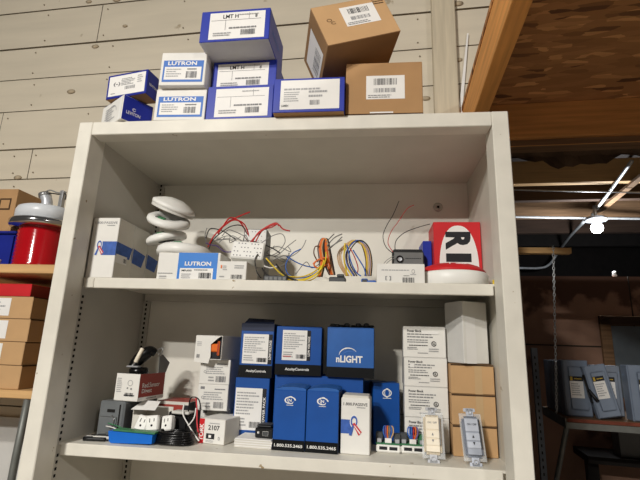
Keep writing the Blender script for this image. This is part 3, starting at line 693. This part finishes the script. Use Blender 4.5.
d = Decal(lambda u, v, o: (-w/2+u*w, -.0022-o, v*h)); d.lines(.06, .55, .3, .75, 3, 'ink_lt').bars(.08, .05, .2, .2, 6, 'ink_grey').done('printed_flap', V1)
mb = MB(); mb.prism([(.008, .004, .004), (.036, .006, .004), (.044, .006, .03), (.044, .002, .064), (.03, .004, .05), (.008, .004, .04)], (0, .05, 0), 'ink'); mb.build('inner_shade', V1)  # dark block standing in for the shade inside the torn opening
mb = MB(); mb.box(.006, .032, .0005, .03, .022, .046, 'orange', .003); mb.box(.028, .036, .0005, .03, .012, .054, 'dull_red', .002); mb.build('orange_insert', V1)
TK = carton('timer_box', 'white timer box with red edge band at the lower shelf front', 'box', .0815, .115, .064, (.425, .174, S1), (0, 0, -11.8), 'white_box', right='offwhite', left='offwhite')
d = dec(TK, 'front'); d.rect(0, 0, .2, 1, 'red').text('TORK', .02, .1, .18, .8, 'white', rot=90, bold=.03).text('2107', .36, .56, .80, .76, 'ink', bold=.015).lines(.4, .8, .8, .88, 1, 'ink_lt', 0).rect(.3, .2, .62, .42, 'ink').rect(.4, .25, .5, .36, 'white').lines(.3, .06, .6, .16, 2, 'ink_lt').arc(.8, .25, .03, .06, 0, 360, .4, 'ink_lt').done('printed_front', TK)
# stack of papers / instruction sheets and the black device
PS = thing('instruction_sheets', 'small stack of white instruction sheets at the shelf front', 'papers', (.5485, .152, S1), (0, 0, -3))
mb = MB()
for k in range(8): mb.box(-.052+random.uniform(-.002, .002), .052+random.uniform(-.002, .002), random.uniform(0, .003), .086, k*.0029, k*.0029+.0024, 'white'if k % 2 else 'offwhite')
mb.build('sheets', PS)
BD = thing('relay_device', 'small black electronic device lying on the white sheets', 'device', (.5745, .168, S1+.0236), (0, 0, -3))
mb = MB(); mb.box(-.026, .026, 0, .05, 0, .026, 'black', .003); mb.box(-.022, .02, .004, .046, .026, .034, 'dark_grey', .003); mb.build('case', BD)
mb = MB(); mb.lathe([(0, 0), (.0035, 0), (.0025, .003), (0, .0035)], 'white', Matrix.Translation((-.016, -.0002, .014)) @ Matrix.Rotation(PI/2, 4, 'X'), 14); mb.box(-.004, .012, -.001, .0, .006, .018, 'dark_grey', .0005); mb.build('indicator', BD)

# two circuit modules
def module(loc, label, flip):
    t = thing('circuit_module', label, 'circuit module', loc, (0, 0, -3), 'small circuit modules at the shelf front')
    mb = MB(); mb.box(-.033, .033, 0, .04, .021, .024, 'green_pcb'); mb.build('circuit_board', t)
    mb = MB(); mb.box(-.033, .033, -.002, .045, 0, .020, 'plastic', .004); mb.build('housing', t)
    mb = MB(); mb.box(-.024, -.003, -.003, .0, .008, .016, 'ink'); mb.box(.003, .024, -.003, .0, .008, .016, 'ink'); mb.build('port', t)
    mb = MB(); mb.box(-.009, .009, .002, .014, .024, .036, 'white', .001); mb.build('plug', t)
    for x0, x1, z1, m in ((-.034, -.014, .048, 'dark_grey'), (.014, .033, .046, 'green_pcb' if flip else 'dark_grey')):
        mb = MB(); mb.box(x0, x1, .015, .038, .024, z1, m, .002); mb.build('relay_can', t)
    for x0 in (-.03, .018):
        mb = MB(); mb.box(x0, x0+.012, .004, .014, .024, .034, 'alu', .001); mb.build('capacitor', t)
    cols = ['wire_blue', 'wire_violet', 'orange', 'wire_grey', 'wire_blue', 'wire_tan'] if not flip else ['wire_blue', 'wire_blue', 'wire_blue', 'wire_red', 'orange', 'wire_violet']
    for k, c in enumerate(cols):
        x = -.007+k*.0028; mb = MB(); mb.tube([(x, .008, .036), (x*1.9, .006, .050), (x*1.7, .012, .064), (x*.8, .022, .062), (x*.6, .028, .046)], .0019, c, 6, 5); mb.build('wire', t)
    return t
module((.911, .196, S1), 'small circuit module with rainbow wires beside the white ribbon box', False)
module((.977, .2, S1), 'small circuit module with blue wires beside the white printed cartons', True)

# dimmers leaning on the cartons
def dimmer(label, loc, tilt, rz, m, m2, frame, strap):
    t = thing('wall_dimmer', label, 'dimmer switch', loc, (tilt, 0, rz))
    mb = MB(); mb.box(-.0225, .0225, 0, .012, .020, .118, m, .006, seg=2); mb.build('face_frame', t)
    for z0, z1, nm in ((.079, .111, 'switch_button'), (.058, .077, 'raise_button'), (.040, .056, 'lower_button')):
        k = MB(); k.box(-.017, .017, -.003, .002, z0, z1, m2, .0015); k.build(nm, t)
    k = MB(); k.box(.0178, .0195, -.002, .001, .042, .11, 'ink_grey' if m == 'ivory' else 'dark_grey'); k.build('slider_slot', t)
    d = Decal(lambda u, v, o: (-.017+u*.034, -.003-o, .04+v*.071)); ink = 'ink_grey' if m == 'ivory' else 'ink'
    d.text('ON / OFF', .15, .76, .85, .83, ink).poly([(.42, .34), (.58, .34), (.5, .44)], ink).poly([(.42, .2), (.58, .2), (.5, .1)], ink).done('printed_marks', t)
    for z0, z1, s in ((0, .020, -1), (.118, .138, 1)):
        k = MB(); k.box(-.009, .009, .004, .006, z0, z1, strap); k.box(-.015, .015, .004, .006, z0 if s < 0 else z1-.009, z0+.009 if s < 0 else z1, strap, .001)
        k.lathe([(.0035, 0), (.006, 0), (.006, .002), (.0035, .002), (.0035, 0)], 'alu', Matrix.Translation((0, .004, z0+.0095)) @ Matrix.Rotation(PI/2, 4, 'X'), 18)
        k.build('mounting_strap', t)
    k = MB(); k.box(-.0205, .0205, .012, .034, .024, .112, 'dark_grey', .003); k.build('back_box', t)
    k = MB(); k.box(-.027, .029, .009, .0105, .012, .126, frame, .004); k.build('clear_wrap', t)
    return t
dimmer('ivory wall dimmer with three buttons, leaning on the white printed cartons', (1.020, .116, S1+.0005), -26, -4, 'ivory', 'ivory', 'clear', 'alu')
dimmer('blue grey wall dimmer with three buttons, leaning on the brown cartons', (1.121, .108, S1+.0005), -22, 2, 'dim_grey', 'dim_grey2', 'clear', 'dim_grey2')

# left corner of the lower shelf
P_ = carton('device_enclosure', 'dark grey device enclosure with a keyhole slot in the left corner of the lower shelf', 'enclosure', .083, .17, .098, (.121, .175, S1), (0, 0, -6), 'device_grey', part='case', seam=False, bev=.005, right='dark_grey', top='mid_grey')
mb = MB(); mb.box(-.012, .012, -.002, .001, .068, .076, 'hole'); mb.box(.026, .030, -.0015, .001, .02, .09, 'hole'); mb.build('slot', P_)
mb = MB(); mb.tube([(.006, -.002, .06), (.016, -.005, .05), (.014, -.004, .034), (.004, -.003, .026)], .0012, 'chrome', 6, 6); mb.box(-.034, .022, -.0025, .0, .012, .056, 'device_grey', .001); mb.build('latch_plate', P_)
Q = thing('device_carton', 'open red and white carton holding a black clamp, on the grey enclosure', 'box', (.157, .180, S1+.0995), (0, 0, -7.3)); w, dd_, h = .0783, .1288, .0759
DIMS[Q.name] = (w, dd_, h)
mb = MB(); mb.box(-w/2, w/2, 0, .0015, 0, h, {'body': 'white_box'}); mb.box(-w/2, -w/2+.0015, .0015, dd_, 0, h, 'white_box'); mb.box(w/2-.0015, w/2, .0015, dd_, 0, h, {'body': 'white_box', 'right': 'dull_red'}); mb.box(-w/2, w/2, dd_-.0015, dd_, 0, h, 'white_box'); mb.box(-w/2, w/2, 0, dd_, 0, .0015, 'white_box'); mb.build('carton_body', Q)
d = dec(Q, 'front'); d.lines(.4, .16, .85, .26, 1, 'ink', 0).bars(.44, .17, .8, .3, 10).arc(.62, .66, .1, .1, 0, 360, .2, 'ink_lt').lines(.06, .3, .3, .85, 8, 'ink_lt').rect(.5, .44, .56, .5, 'ink_grey').rect(.66, .42, .72, .48, 'ink_grey').done('printed_front', Q)
d = dec(Q, 'right'); d.text('Red.Sensor', .12, .48, .8, .66, 'white', bold=.02).text('Digest', .12, .24, .5, .44, 'white', bold=.02).rect(0, 0, 1, .14, 'white').lines(.3, .05, .7, .1, 1, 'ink', 0).done('printed_side', Q)
mb = MB(); mb.prism([(w/2, .088, h), (w/2, dd_, h), (w/2+.004, dd_+.01, h+.030), (w/2-.002, .105, h+.055), (w/2-.003, .088, h+.050)], (.0012, 0, 0), 'mid_grey'); mb.build('raised_flap', Q)  # open flap, its shade put into the grey
BC = thing('spring_clamp', 'black clamp with pale yellow handle sticking out of the red and white carton', 'clamp', (.158, .236, S1+.1014), (0, 0, -7))
mb = MB(); mb.lathe([(0, .0), (.026, .0), (.026, .07), (.0285, .0765), (.0285, .084), (.022, .090), (0, .092)], 'blackgloss', n=28); mb.tube([(-.022, -.008, .088), (-.012, -.004, .104), (.004, .004, .124), (.022, .014, .138), (.036, .022, .132)], lambda t: .010+.010*math.sin(PI*t), 'blackgloss', 10); mb.build('clamp_body', BC)
mb = MB(); mb.tube([(-.002, -.019, .106), (.005, -.018, .124), (.010, -.010, .146)], .0065, 'ivory', 8); mb.build('handle', BC)
mb = MB(); mb.box(-.026, .014, -.030, -.012, .090, .095, 'alu', .002); mb.tube([(-.014, -.018, .094), (-.008, -.018, .102), (-.004, -.018, .108)], .004, 'chrome', 8); mb.tube([(.034, .024, .136), (.05, .026, .15), (.058, .024, .14), (.048, .024, .13), (.04, .024, .142), (.062, .026, .152)], .0009, 'steel', 6); mb.build('jaw', BC)
# white open carton of outlets
OC = thing('open_carton', 'open white carton with its lid flap folded up, behind the blue pouch', 'box', (.222, .188, S1), (0, 0, -6)); w, dd_, h = .088, .07, .080
mb = MB(); mb.box(-w/2, w/2, 0, .0015, 0, h-.018, 'offwhite'); mb.box(-w/2, -w/2+.0015, 0, dd_, 0, h, 'offwhite'); mb.box(w/2-.0015, w/2, 0, dd_, 0, h-.02, 'white_box'); mb.box(-w/2, w/2, dd_-.0015, dd_, 0, h, 'offwhite'); mb.box(-w/2, w/2, 0, dd_, 0, .0015, 'white_box'); mb.build('carton_body', OC)
mb = MB(); mb.prism([(-w/2-.006, -.004, h-.004), (w/2-.016, -.004, h-.002), (w/2-.022, .03, h+.018), (-w/2+.008, .03, h+.018)], (0, .0015, .0006), 'white'); mb.build('lid_flap', OC)
def outlet(loc, rot, label):
    t = thing('wall_outlet', label, 'outlet', loc, rot, 'white outlets by the open carton')
    mb = MB(); mb.box(-.017, .017, 0, .018, 0, .040, 'plastic', .003); mb.build('outlet_body', t)
    mb = MB(); mb.box(-.007, -.005, -.0006, .0, .022, .032, 'ink'); mb.box(.005, .007, -.0006, .0, .024, .032, 'ink'); mb.lathe([(0, 0), (.003, 0), (.003, .0006), (0, .0006)], 'ink', Matrix.Translation((0, 0, .014)) @ Matrix.Rotation(PI/2, 4, 'X'), 12); mb.build('socket_holes', t)
    mb = MB(); mb.box(-.010, .010, .0182, .030, .006, .034, 'plastic_shade', .002); mb.build('back_case', t)
    return t
outlet((.222, .150, S1+.028), (-14, 14, -4), 'white outlet leaning on the open carton, left one with three holes')
outlet((.262, .146, S1+.030), (-10, -6, 6), 'white outlet leaning on the open carton, middle one')
outlet((.297, .158, S1+.030), (-12, -10, -14), 'white outlet leaning beside the black tin, right one')
RC = carton('device_carton', 'dull red carton lying behind the open white carton', 'box', .105, .10, .090, (.253, .295, S1), (0, 0, -4), 'dull_red', top='dull_red', right='ink', left='offwhite')
dec(RC, 'front').rect(0, .9, 1, 1, 'offwhite').rect(.82, 0, 1, .9, 'ink').done('printed_front', RC)
BK = thing('black_transformer', 'black transformer block in front of the red carton', 'transformer', (.312, .196, S1), (0, 0, -8))
mb = MB(); mb.box(-.030, .034, 0, .06, 0, .068, 'black', .006, seg=2); mb.box(-.034, .038, .006, .054, .058, .074, 'blackgloss', .004); mb.build('transformer_case', BK)
mb = MB(); mb.box(-.02, .036, -.002, .03, .069, .077, 'plastic_shade', .002); mb.build('mounting_tab', BK)
wires(BK, 'white_wire', [run(.19, .16, (184, 404), (183, 414), (188, 424), (194, 434), (199, 441)), run(.19, .17, (196, 408), (194, 418), (188, 426))], 'wire_white', .0019)
wires(BK, 'black_wire', [run(.2, .2, (187, 430), (188, 416), (190, 400), (194, 397), (199, 400), (201, 410))], 'wire_black', .0018)
wires(BK, 'red_wire', [run(.2, .17, (196, 398), (197, 410), (197, 422), (198, 432))], 'print_red', .0022)
# blue pouch with green board edge
BP = thing('tool_pouch', 'bright blue plastic tray with a green circuit board on its top edge', 'tray', (.226, .112, S1), (0, 0, -1))
mb = MB(); mb.prism([(-.070, 0, .030), (.058, 0, .026), (.058, 0, .004), (-.058, 0, .0), (-.064, 0, .004)], (0, .03, 0), 'blue_tool'); mb.build('tray', BP)
mb = MB(); mb.prism([(-.060, .004, .0305), (.062, .004, .0275), (.062, .004, .0315), (-.054, .004, .035)], (0, .026, 0), 'green_pcb'); mb.build('circuit_board', BP)
# coil of black cable
CC = thing('cable_coil', 'flat coil of shiny black cable on the lower shelf', 'cable', (.330, .150, S1))
mb = MB()
for k in range(6):
    a0 = random.random()*6; r0 = .050-.0016*k; pts = []
    for i in range(22):
        a = a0+i*2*PI/20; pts.append((r0*1.06*math.cos(a), r0*.62*math.sin(a), .0046+.0052*k+.0012*math.sin(3*a+k)))
    mb.tube(pts, .0038, 'blackgloss', 8, 3)
mb.build('cable_loops', CC)
# pens and probes
for k, (p, q, m, lbq) in enumerate((((.085, .118, S1+.0055), (.146, .125, S1+.0055), 'black', 'black marker pen lying beside the blue tray, nearest the shelf edge'), ((.080, .140, S1+.0055), (.15, .142, S1+.0055), 'plastic_shade', 'grey metal pen lying beside the blue tray'), ((.1, .158, S1+.0055), (.155, .163, S1+.0055), 'black', 'black pen lying in front of the grey enclosure'))):
    p, q = Vector(p), Vector(q); L = (q-p).length
    t = thing('pen', lbq, 'pen', p, (0, 0, math.degrees(math.atan2(q.y-p.y, q.x-p.x))), 'pens beside the blue tray')
    mb = MB(); mb.tube([(0, 0, 0), (L*.5, 0, 0), (L*.9, 0, 0), (L, 0, 0)], lambda s: .0052 if s < .88 else .0052*(1-(s-.88)*6), m, 10, 2); mb.build('barrel', t)
    mb = MB(); mb.box(.002, L*.4, -.0015, .0015, .0052, .0072, 'chrome' if k == 1 else 'dark_grey'); mb.build('clip', t)
# teal lead over the enclosure
t = thing('test_lead', 'thin teal lead lying in front of the grey enclosure', 'wire', (.15, .15, S1))
wires(t, 'lead', [run(.165, .14, (108, 423), (114, 425), (120, 427), (127, 431))], 'green_pcb', .0016); wires(t, 'white_lead', [run(.16, .14, (106, 426), (114, 428), (122, 432))], 'wire_white', .0014)

# ------------------------------------------------------------------ shelving left of the cabinet
LS = thing('wooden_shelf_rack', 'wooden shelves on dark steel uprights left of the cabinet', 'shelf rack', (0, 0, 0))
part('shelf_board', LS, (-1.2, -.03, .235, .60, 1.712, 1.742, 'board', .002))
part('shelf_board', LS, (-1.2, -.03, .235, .60, 1.318, 1.342, 'board', .002), )
part('upright', LS, (-.265, -.235, .556, .585, 0, 1.711, 'dark_grey'))
part('upright', LS, (-.075, -.035, .556, .585, 0, 1.711, 'dark_grey'))
mb = MB(); mb.tube([(-.20, .245, 1.317), (-.21, .25, 1.15), (-.225, .26, .6), (-.24, .27, .0)], .011, 'angle_steel', 6, 1); mb.build('front_leg', LS)
for i in range(4):
    t = carton('carton', 'tan carton on the left shelf, %s of the stack of four' % ('bottom', 'second from the bottom', 'third from the bottom', 'topmost')[i], 'box', .26, .30, .0725, (-.375-.004*(i % 2), .25, 1.3425+.0735*i), (0, 0, 0), 'kraft_lit', group='tan cartons on the left shelf', right='kraft', top='kraft_gap')
    if i != 0: dec(t, 'front').rect(.3, .12, .7, .92, 'white').lines(.34, .3, .66, .8, 3, 'ink_lt').done('end_label', t)
    dec(t, 'right').rect(0, .96, 1, 1, 'kraft_gap').done('seam', t)
t = carton('tool_case', 'dark red flat box on top of the tan cartons on the left shelf', 'box', .24, .26, .042, (-.40, .27, 1.6375), (0, 0, 0), 'red', right='dull_red')
bc = thing('beacon_light', 'red beacon light upside down with grey white base and chrome ring on the left shelf', 'beacon light', (-.345, .36, 1.7425))
mb = MB(); prof = [(0, 0), (.074, 0), (.080, .006)]
for k in range(10): prof += [(.083, .012+k*.0135), (.0795, .0165+k*.0135)]
prof += [(.082, .152), (0, .152)]
mb.lathe(prof, 'red_lens', n=48); mb.build('red_lens', bc)
mb = MB(); mb.lathe([(0, .152), (.112, .152), (.116, .157), (.116, .172), (.108, .178), (0, .178)], 'chrome', n=48); mb.build('clamp_ring', bc)
mb = MB(); mb.lathe([(0, .178), (.102, .178), (.102, .212), (.097, .224), (.084, .230), (0, .232)], 'enamel', n=48); mb.build('base', bc)
mb = MB(); mb.tube([(-.010, 0, .226), (-.012, 0, .262), (-.024, 0, .285)], .019, 'alu', 14, 5); mb.tube([(-.024, 0, .282), (-.028, 0, .294)], .022, 'steel', 14, 1); mb.box(.04, .054, -.01, .01, .226, .305, 'steel', .002); mb.build('conduit_fitting', bc)
mb = MB(); mb.tube([(-.03, 0, .30), (.0, -.01, .305), (.03, -.005, .296), (.06, 0, .30)], .0025, 'wire_grey', 6); mb.tube([(-.02, 0, .295), (.01, -.01, .292), (.04, -.01, .288), (.058, 0, .292), (.06, .0, .27)], .0022, 'wire_black', 6); mb.build('lead_wires', bc)
bb = thing('storage_bin', 'dark blue plastic bin at the left edge behind the red beacon', 'bin', (-.53, .34, 1.7425))
mb = MB(); mb.box(-.12, .09, 0, .2, 0, .132, 'bin_blue', .008, seg=2); mb.build('bin_body', bb)
mb = MB(); mb.box(-.124, .094, -.004, .204, .1322, .142, 'bin_blue', .003); mb.build('rim', bb)
t = carton('carton', 'brown carton with a dark printed mark standing on the blue bin', 'box', .2, .14, .165, (-.572, .345, 1.8855), (0, 0, 0), 'kraft')
dec(t, 'front').rect(.66, .5, .9, .78, 'kraft_gap').rect(.69, .54, .87, .74, 'kraft').done('printed_front', t)
cf = thing('pipe_fitting', 'small silver pipe fitting lying in front of the blue bin', 'pipe fitting', (-.452, .315, 1.9455))
mb = MB(); mb.tube([(-.03, 0, .0), (.0, .0, .008), (.018, .01, .004)], .011, 'alu', 12, 4); mb.build('elbow', cf); cf.location = (-.462, .29, 1.7545)

# ------------------------------------------------------------------ right: shelf of safety switches
RS = thing('wall_shelf', 'steel angle shelf with rusty wooden front edge carrying grey safety switches', 'shelf', (1.771, 1.2, 0), (0, 0, -8))
mb = MB(); mb.box(-.005, 1.3, .0, .46, 1.203, 1.222, 'old_wood'); mb.box(0, 1.3, -.006, .0, 1.206, 1.2225, 'rust', .001); mb.build('shelf_board', RS)
mb = MB(); mb.box(-.008, 1.3, -.010, -.0065, 1.178, 1.205, 'angle_steel'); mb.box(-.010, -.0055, -.006, .46, 1.178, 1.222, 'angle_steel'); mb.build('angle_frame', RS)
mb = MB(); mb.box(-.062, -.032, .36, .39, 0, 1.54, 'switch_dark')
z = .5
while z < 1.5: mb.box(-.051, -.045, .359, .3605, z, z+.014, 'hole'); z += .035
mb.build('slotted_upright', RS)
mb = MB(); mb.tube([(.0, .02, 1.178), (-.035, .35, .72)], .012, 'angle_steel', 6, 1); mb.build('brace', RS)
def switch(loc, rot, label, w=.125, dep=.085, h=.238, dark=False, handle=False):
    t = thing('safety_switch', label, 'safety switch', loc, rot, 'grey safety switches on the right shelf')
    m = 'switch_dark' if dark else 'switch_grey'
    mb = MB(); mb.box(-w/2, w/2, .008, dep, 0, h, m, .003); mb.build('enclosure', t)
    mb = MB(); mb.box(-w/2+.004, w/2-.004, 0, .0075, .004, h-.002, m, .002); mb.box(-w*.30, w*.36, -.008, 0, .03, h-.03, m, .006, seg=2); mb.build('cover', t)
    d = Decal(lambda u, v, o: (-w*.28+u*w*.5, -.0082-o, .085+v*.10)); d.rect(0, 0, 1, .78, 'white').lines(.1, .1, .9, .7, 6, 'ink_lt').rect(0, .78, 1, 1, 'ink').rect(.06, .80, .24, .98, 'amber_print').lines(.35, .84, .9, .94, 1, 'amber_print', 0).done('warning_label', t)
    if handle:
        mb = MB(); mb.box(-w/2-.008, -w/2-.0005, .004, .03, .07, .2, 'black', .002); mb.tube([(-w/2-.006, .0, .13), (-w/2+.004, -.014, .10), (-w/2+.012, -.016, .08)], .008, 'black', 8); mb.build('handle', t)
    return t
def rsp(x, y, z=1.2225):
    c, s = math.cos(math.radians(-8)), math.sin(math.radians(-8)); return (1.771+c*x-s*y, 1.2+s*x+c*y, z)
switch(rsp(.078, .080), (-2, 0, -8), 'grey safety switch with warning label, front one behind the hanging chain', w=.118, h=.262)
for k, lbq in enumerate(('dark grey safety switch right behind the front one at the chain', 'dark grey safety switch third in the row at the chain', 'dark grey safety switch farthest back in the row at the chain')):
    switch(rsp(.076-.004*k, .186+.0885*k, 1.2227), (0, 0, -8), lbq, w=.116, dep=.074, h=.255, dark=True)
switch(rsp(.188, .016, 1.2330), (-3, -11, -8), 'grey safety switch tilted sideways with a black handle', w=.098, dep=.046, h=.236, handle=True)
switch(rsp(.368, .028), (-2, 0, -8), 'grey safety switch at the right edge of the photo', w=.168, h=.25)
switch(rsp(.245, .180), (0, 0, -8), 'dark safety switch standing behind the tilted one', w=.12, h=.24, dark=True)
# grey box under the shelf
ub = carton('panel_box', 'dull grey electrical panel box below the switch shelf', 'box', .3, .12, .185, (2.47, 1.86, .94), (0, 0, -8), 'mid_grey', part='case', seam=False)
ub2 = thing('low_bench', 'dark wooden bench top carrying the grey panel box', 'bench', (2.47, 1.80, 0), (0, 0, -8))
part('bench_top', ub2, (-.35, .5, 0, .3, .90, .939, 'room_dark')); part('leg', ub2, (-.33, -.27, .1, .16, 0, .8995, 'room_dark')); part('leg', ub2, (.42, .48, .1, .16, 0, .8995, 'room_dark'))

# batten and chain
bt = MB(); bt.box(-.55, .0, -.018, .018, 0, .030, 'board', .002)
o = bt.build('wooden_batten'); o.location = (1.838, 1.15, 1.990); tag(o, 'short pale wooden batten jutting out behind the cabinet with a chain over it', 'batten')
post = MB(); post.box(-.045, .045, -.045, .045, 0, 2.64, 'dark_wood'); o = post.build('trim_4'); o.location = (1.335, 1.19, 0); tag(o, kind='structure')
ch = thing('hanging_chain', 'galvanised steel chain hanging from the wooden batten down to the switch shelf', 'chain', (1.752, 1.15, 2.02))
p0, p1 = Vector((.0, -.0215, .0)), Vector((.0135, .150, -.784)); n = 50
mb = MB()
for k in range(n):
    c = p0.lerp(p1, (k+.5)/n); a = PI/2 if k % 2 else 0; L = .0108; r = .0048; pts = []
    for i in range(13):
        th = 2*PI*i/12; x = r*math.cos(th); zz = L*math.sin(th); pts.append((c.x+x*math.cos(a), c.y+x*math.sin(a), c.z+zz))
    mb.tube(pts, .0017, 'galv', 5, 1, False)
mb.build('chain_links', ch)
mb = MB(); mb.tube([(.0, -.0215, -.004), (.0, -.022, .006), (.0, .0, .0035), (.0, .022, .006), (.0, .022, -.02)], .0022, 'galv', 6, 5); mb.build('top_loop', ch)
mb = MB(); mb.tube([(.0135, .150, -.782), (.0135, .156, -.789), (.0135, .164, -.784)], .0035, 'galv', 8, 4); mb.build('end_hook', ch)

# back-room fittings
wn = MB()
x0, x1, z0, z1 = 1.10, 2.4, 1.25, 1.765
wn.box(x0, x0+.065, 1.685, 1.711, z0, z1, 'old_wood', .002); wn.box(x0, x1, 1.685, 1.711, z1-.05, z1+.01, 'dark_wood', .002)
o = setb(structure('window_1', wn))
gp = MB(); gp.box(x0+.07, x1, 1.70, 1.708, z0, z1-.055, 'glass_dull'); g = gp.build('window_pane', o)
# conduits, lamp, torn paper
def bldtube(name, pts, r, m, label, cat):
    mb = MB(); mb.tube(pts, r, m, 10, 5); o = setb(mb.build(name)); tag(o, label, cat); return o
LMP = Vector((2.55, 2.31, 2.50))
lt = thing('ceiling_lamp', 'round white ceiling lamp with a glaring bulb in the dark back room', 'lamp', LMP)
mb = MB(); mb.lathe([(0, .03), (.064, .028), (.074, .012), (.074, .0), (.05, -.006), (0, -.006)], 'lens_white', n=36); mb.build('lamp_base', lt)
mb = MB(); mb.lathe([(0, -.005), (.020, -.007), (.026, -.02), (.038, -.036), (.043, -.056), (.037, -.078), (.022, -.092), (0, -.097)], 'bulb', n=28); mb.build('bulb', lt)
mb = MB(); mb.lathe([(.012, .03), (.012, .12)], 'steel', n=12); mb.build('stem', lt)

bldtube('ceiling_conduit', [(1.08, 1.0, 2.605), (1.20, 1.6, 2.603), (1.285, 2.05, 2.601)], .011, 'galv', 'bright steel conduit running back under the dark joists to the lamp', 'conduit')
bldtube('ceiling_conduit', [(1.30, 2.25, 2.60), (1.36, 2.7, 2.60), (1.44, 3.15, 2.60), (1.515, 3.56, 2.595), (1.44, 3.575, 2.49), (1.33, 3.575, 2.443), (1.06, 3.56, 2.44), (.102, 3.52, 2.44)], .013, 'galv', 'conduit behind the lamp bending down to the left in the dark', 'conduit')
bldtube('ceiling_conduit', [(.12, 1.93, 2.575), (.9, 2.02, 2.575), (1.4, 2.07, 2.575), (2.2, 2.15, 2.575)], .0095, 'galv', 'horizontal steel conduit passing just above the ceiling lamp', 'conduit')
bldtube('ceiling_cable', [(.12, 1.31, 2.582), (.8, 1.40, 2.577), (1.36, 1.48, 2.58), (2.2, 1.60, 2.582)], .0045, 'steel', 'thin cable strung across below the joists, nearest the rim board', 'cable')
bt2 = MB(); bt2.prism([(1.235, 1.20, 2.602), (1.275, 1.20, 2.602), (1.345, 2.1, 2.602), (1.30, 2.1, 2.602)], (0, 0, .018), 'old_wood')
o = setb(bt2.build('ceiling_batten')); tag(o, 'narrow wooden batten on the joists beside the bright conduit', 'batten')
# torn brown paper hanging under the rim board
random.seed(3)
tp = MB(); top = []; bot = []
xs = [.26+.04*i for i in range(48)]
for i, x in enumerate(xs):
    zb = 2.535+.026*math.sin(i*.38+.6)+.010*math.sin(i*1.1+1)+random.uniform(-.012, .012)
    if x < .5: zb += (.5-x)*.25
    y = .812+.012*math.sin(i*.7)
    top.append((x, .803, 2.634)); bot.append((x, y+.012, zb))
for i in range(len(xs)-1):
    mid0 = (xs[i], .845+.015*math.sin(i*1.7), 2.585); mid1 = (xs[i+1], .845+.015*math.sin((i+1)*1.7), 2.585)
    tp.poly([top[i], top[i+1], mid1, mid0], 'paper_brown'); tp.poly([mid0, mid1, bot[i+1], bot[i]], 'paper_brown')
o = setb(tp.build('torn_paper')); tag(o, 'torn brown insulation paper hanging raggedly below the rim board', 'insulation paper')
ins = MB(); ins.lathe([(0, 0), (.012, .0), (.016, .012), (.010, .022), (.014, .032), (.006, .04), (0, .04)], 'white', n=18)
o = ins.build('porcelain_insulator'); o.location = (2.552, 2.19, 2.0515); tag(o, 'tiny white porcelain insulator on top of the brown wall', 'insulator')
o.location = tuple(BM @ Vector((1.25, 1.74, 2.0505)))
# pale sheet low behind the left shelves
wp = MB(); wp.box(-2.4, -1.22, -.012, -.001, .3, 1.2, 'grey_white')
o = setb(wp.build('wall_panel')); tag(o, 'plain pale panel on the wall below the left shelves', 'panel')

# ------------------------------------------------------------------ light
def area(name, loc, target, power, sx, sy, col):
    l = bpy.data.lights.new(name, 'AREA'); l.shape = 'RECTANGLE'; l.size = sx; l.size_y = sy; l.energy = power; l.color = col
    o = bpy.data.objects.new(name, l); COL.objects.link(o); o.location = loc
    o.rotation_euler = (Vector(target)-Vector(loc)).to_track_quat('-Z', 'Y').to_euler(); return o
area('ceiling_tube', (-.75, -3.9, 3.17), (.25, -2.3, -.36), 122, .30, .045, (1, .965, .905))
area('near_tube', (-.50, -3.0, 3.27), (.3, -1.9, .6), 78, .30, .045, (1, .965, .905))
area('side_tube', (2.9, -3.3, 3.3), (1.9, -2.3, 0), 48, .36, .05, (1, .965, .92))
area('floor_bounce_fill', (1.2, -3.2, 4.4), (1.2, -3.1, 0), 40, 3.5, 1.6, (1, .95, .88)).data.spread = math.radians(75)  # added unseen fill: floor bounce for the strand board ceiling
pl = bpy.data.lights.new('bulb_glow', 'POINT'); pl.energy = 30; pl.shadow_soft_size = .05; pl.color = (.9, .95, 1)
o = bpy.data.objects.new('bulb_glow', pl); COL.objects.link(o); o.location = LMP+Vector((-.02, -.1, -.2))
w = bpy.data.worlds.new('world'); SC.world = w; w.use_nodes = True
bg = w.node_tree.nodes['Background']; bg.inputs['Color'].default_value = (1, .95, .88, 1); bg.inputs['Strength'].default_value = .075
SC.view_settings.view_transform = 'Standard'; SC.view_settings.look = 'None'; SC.view_settings.exposure = 0
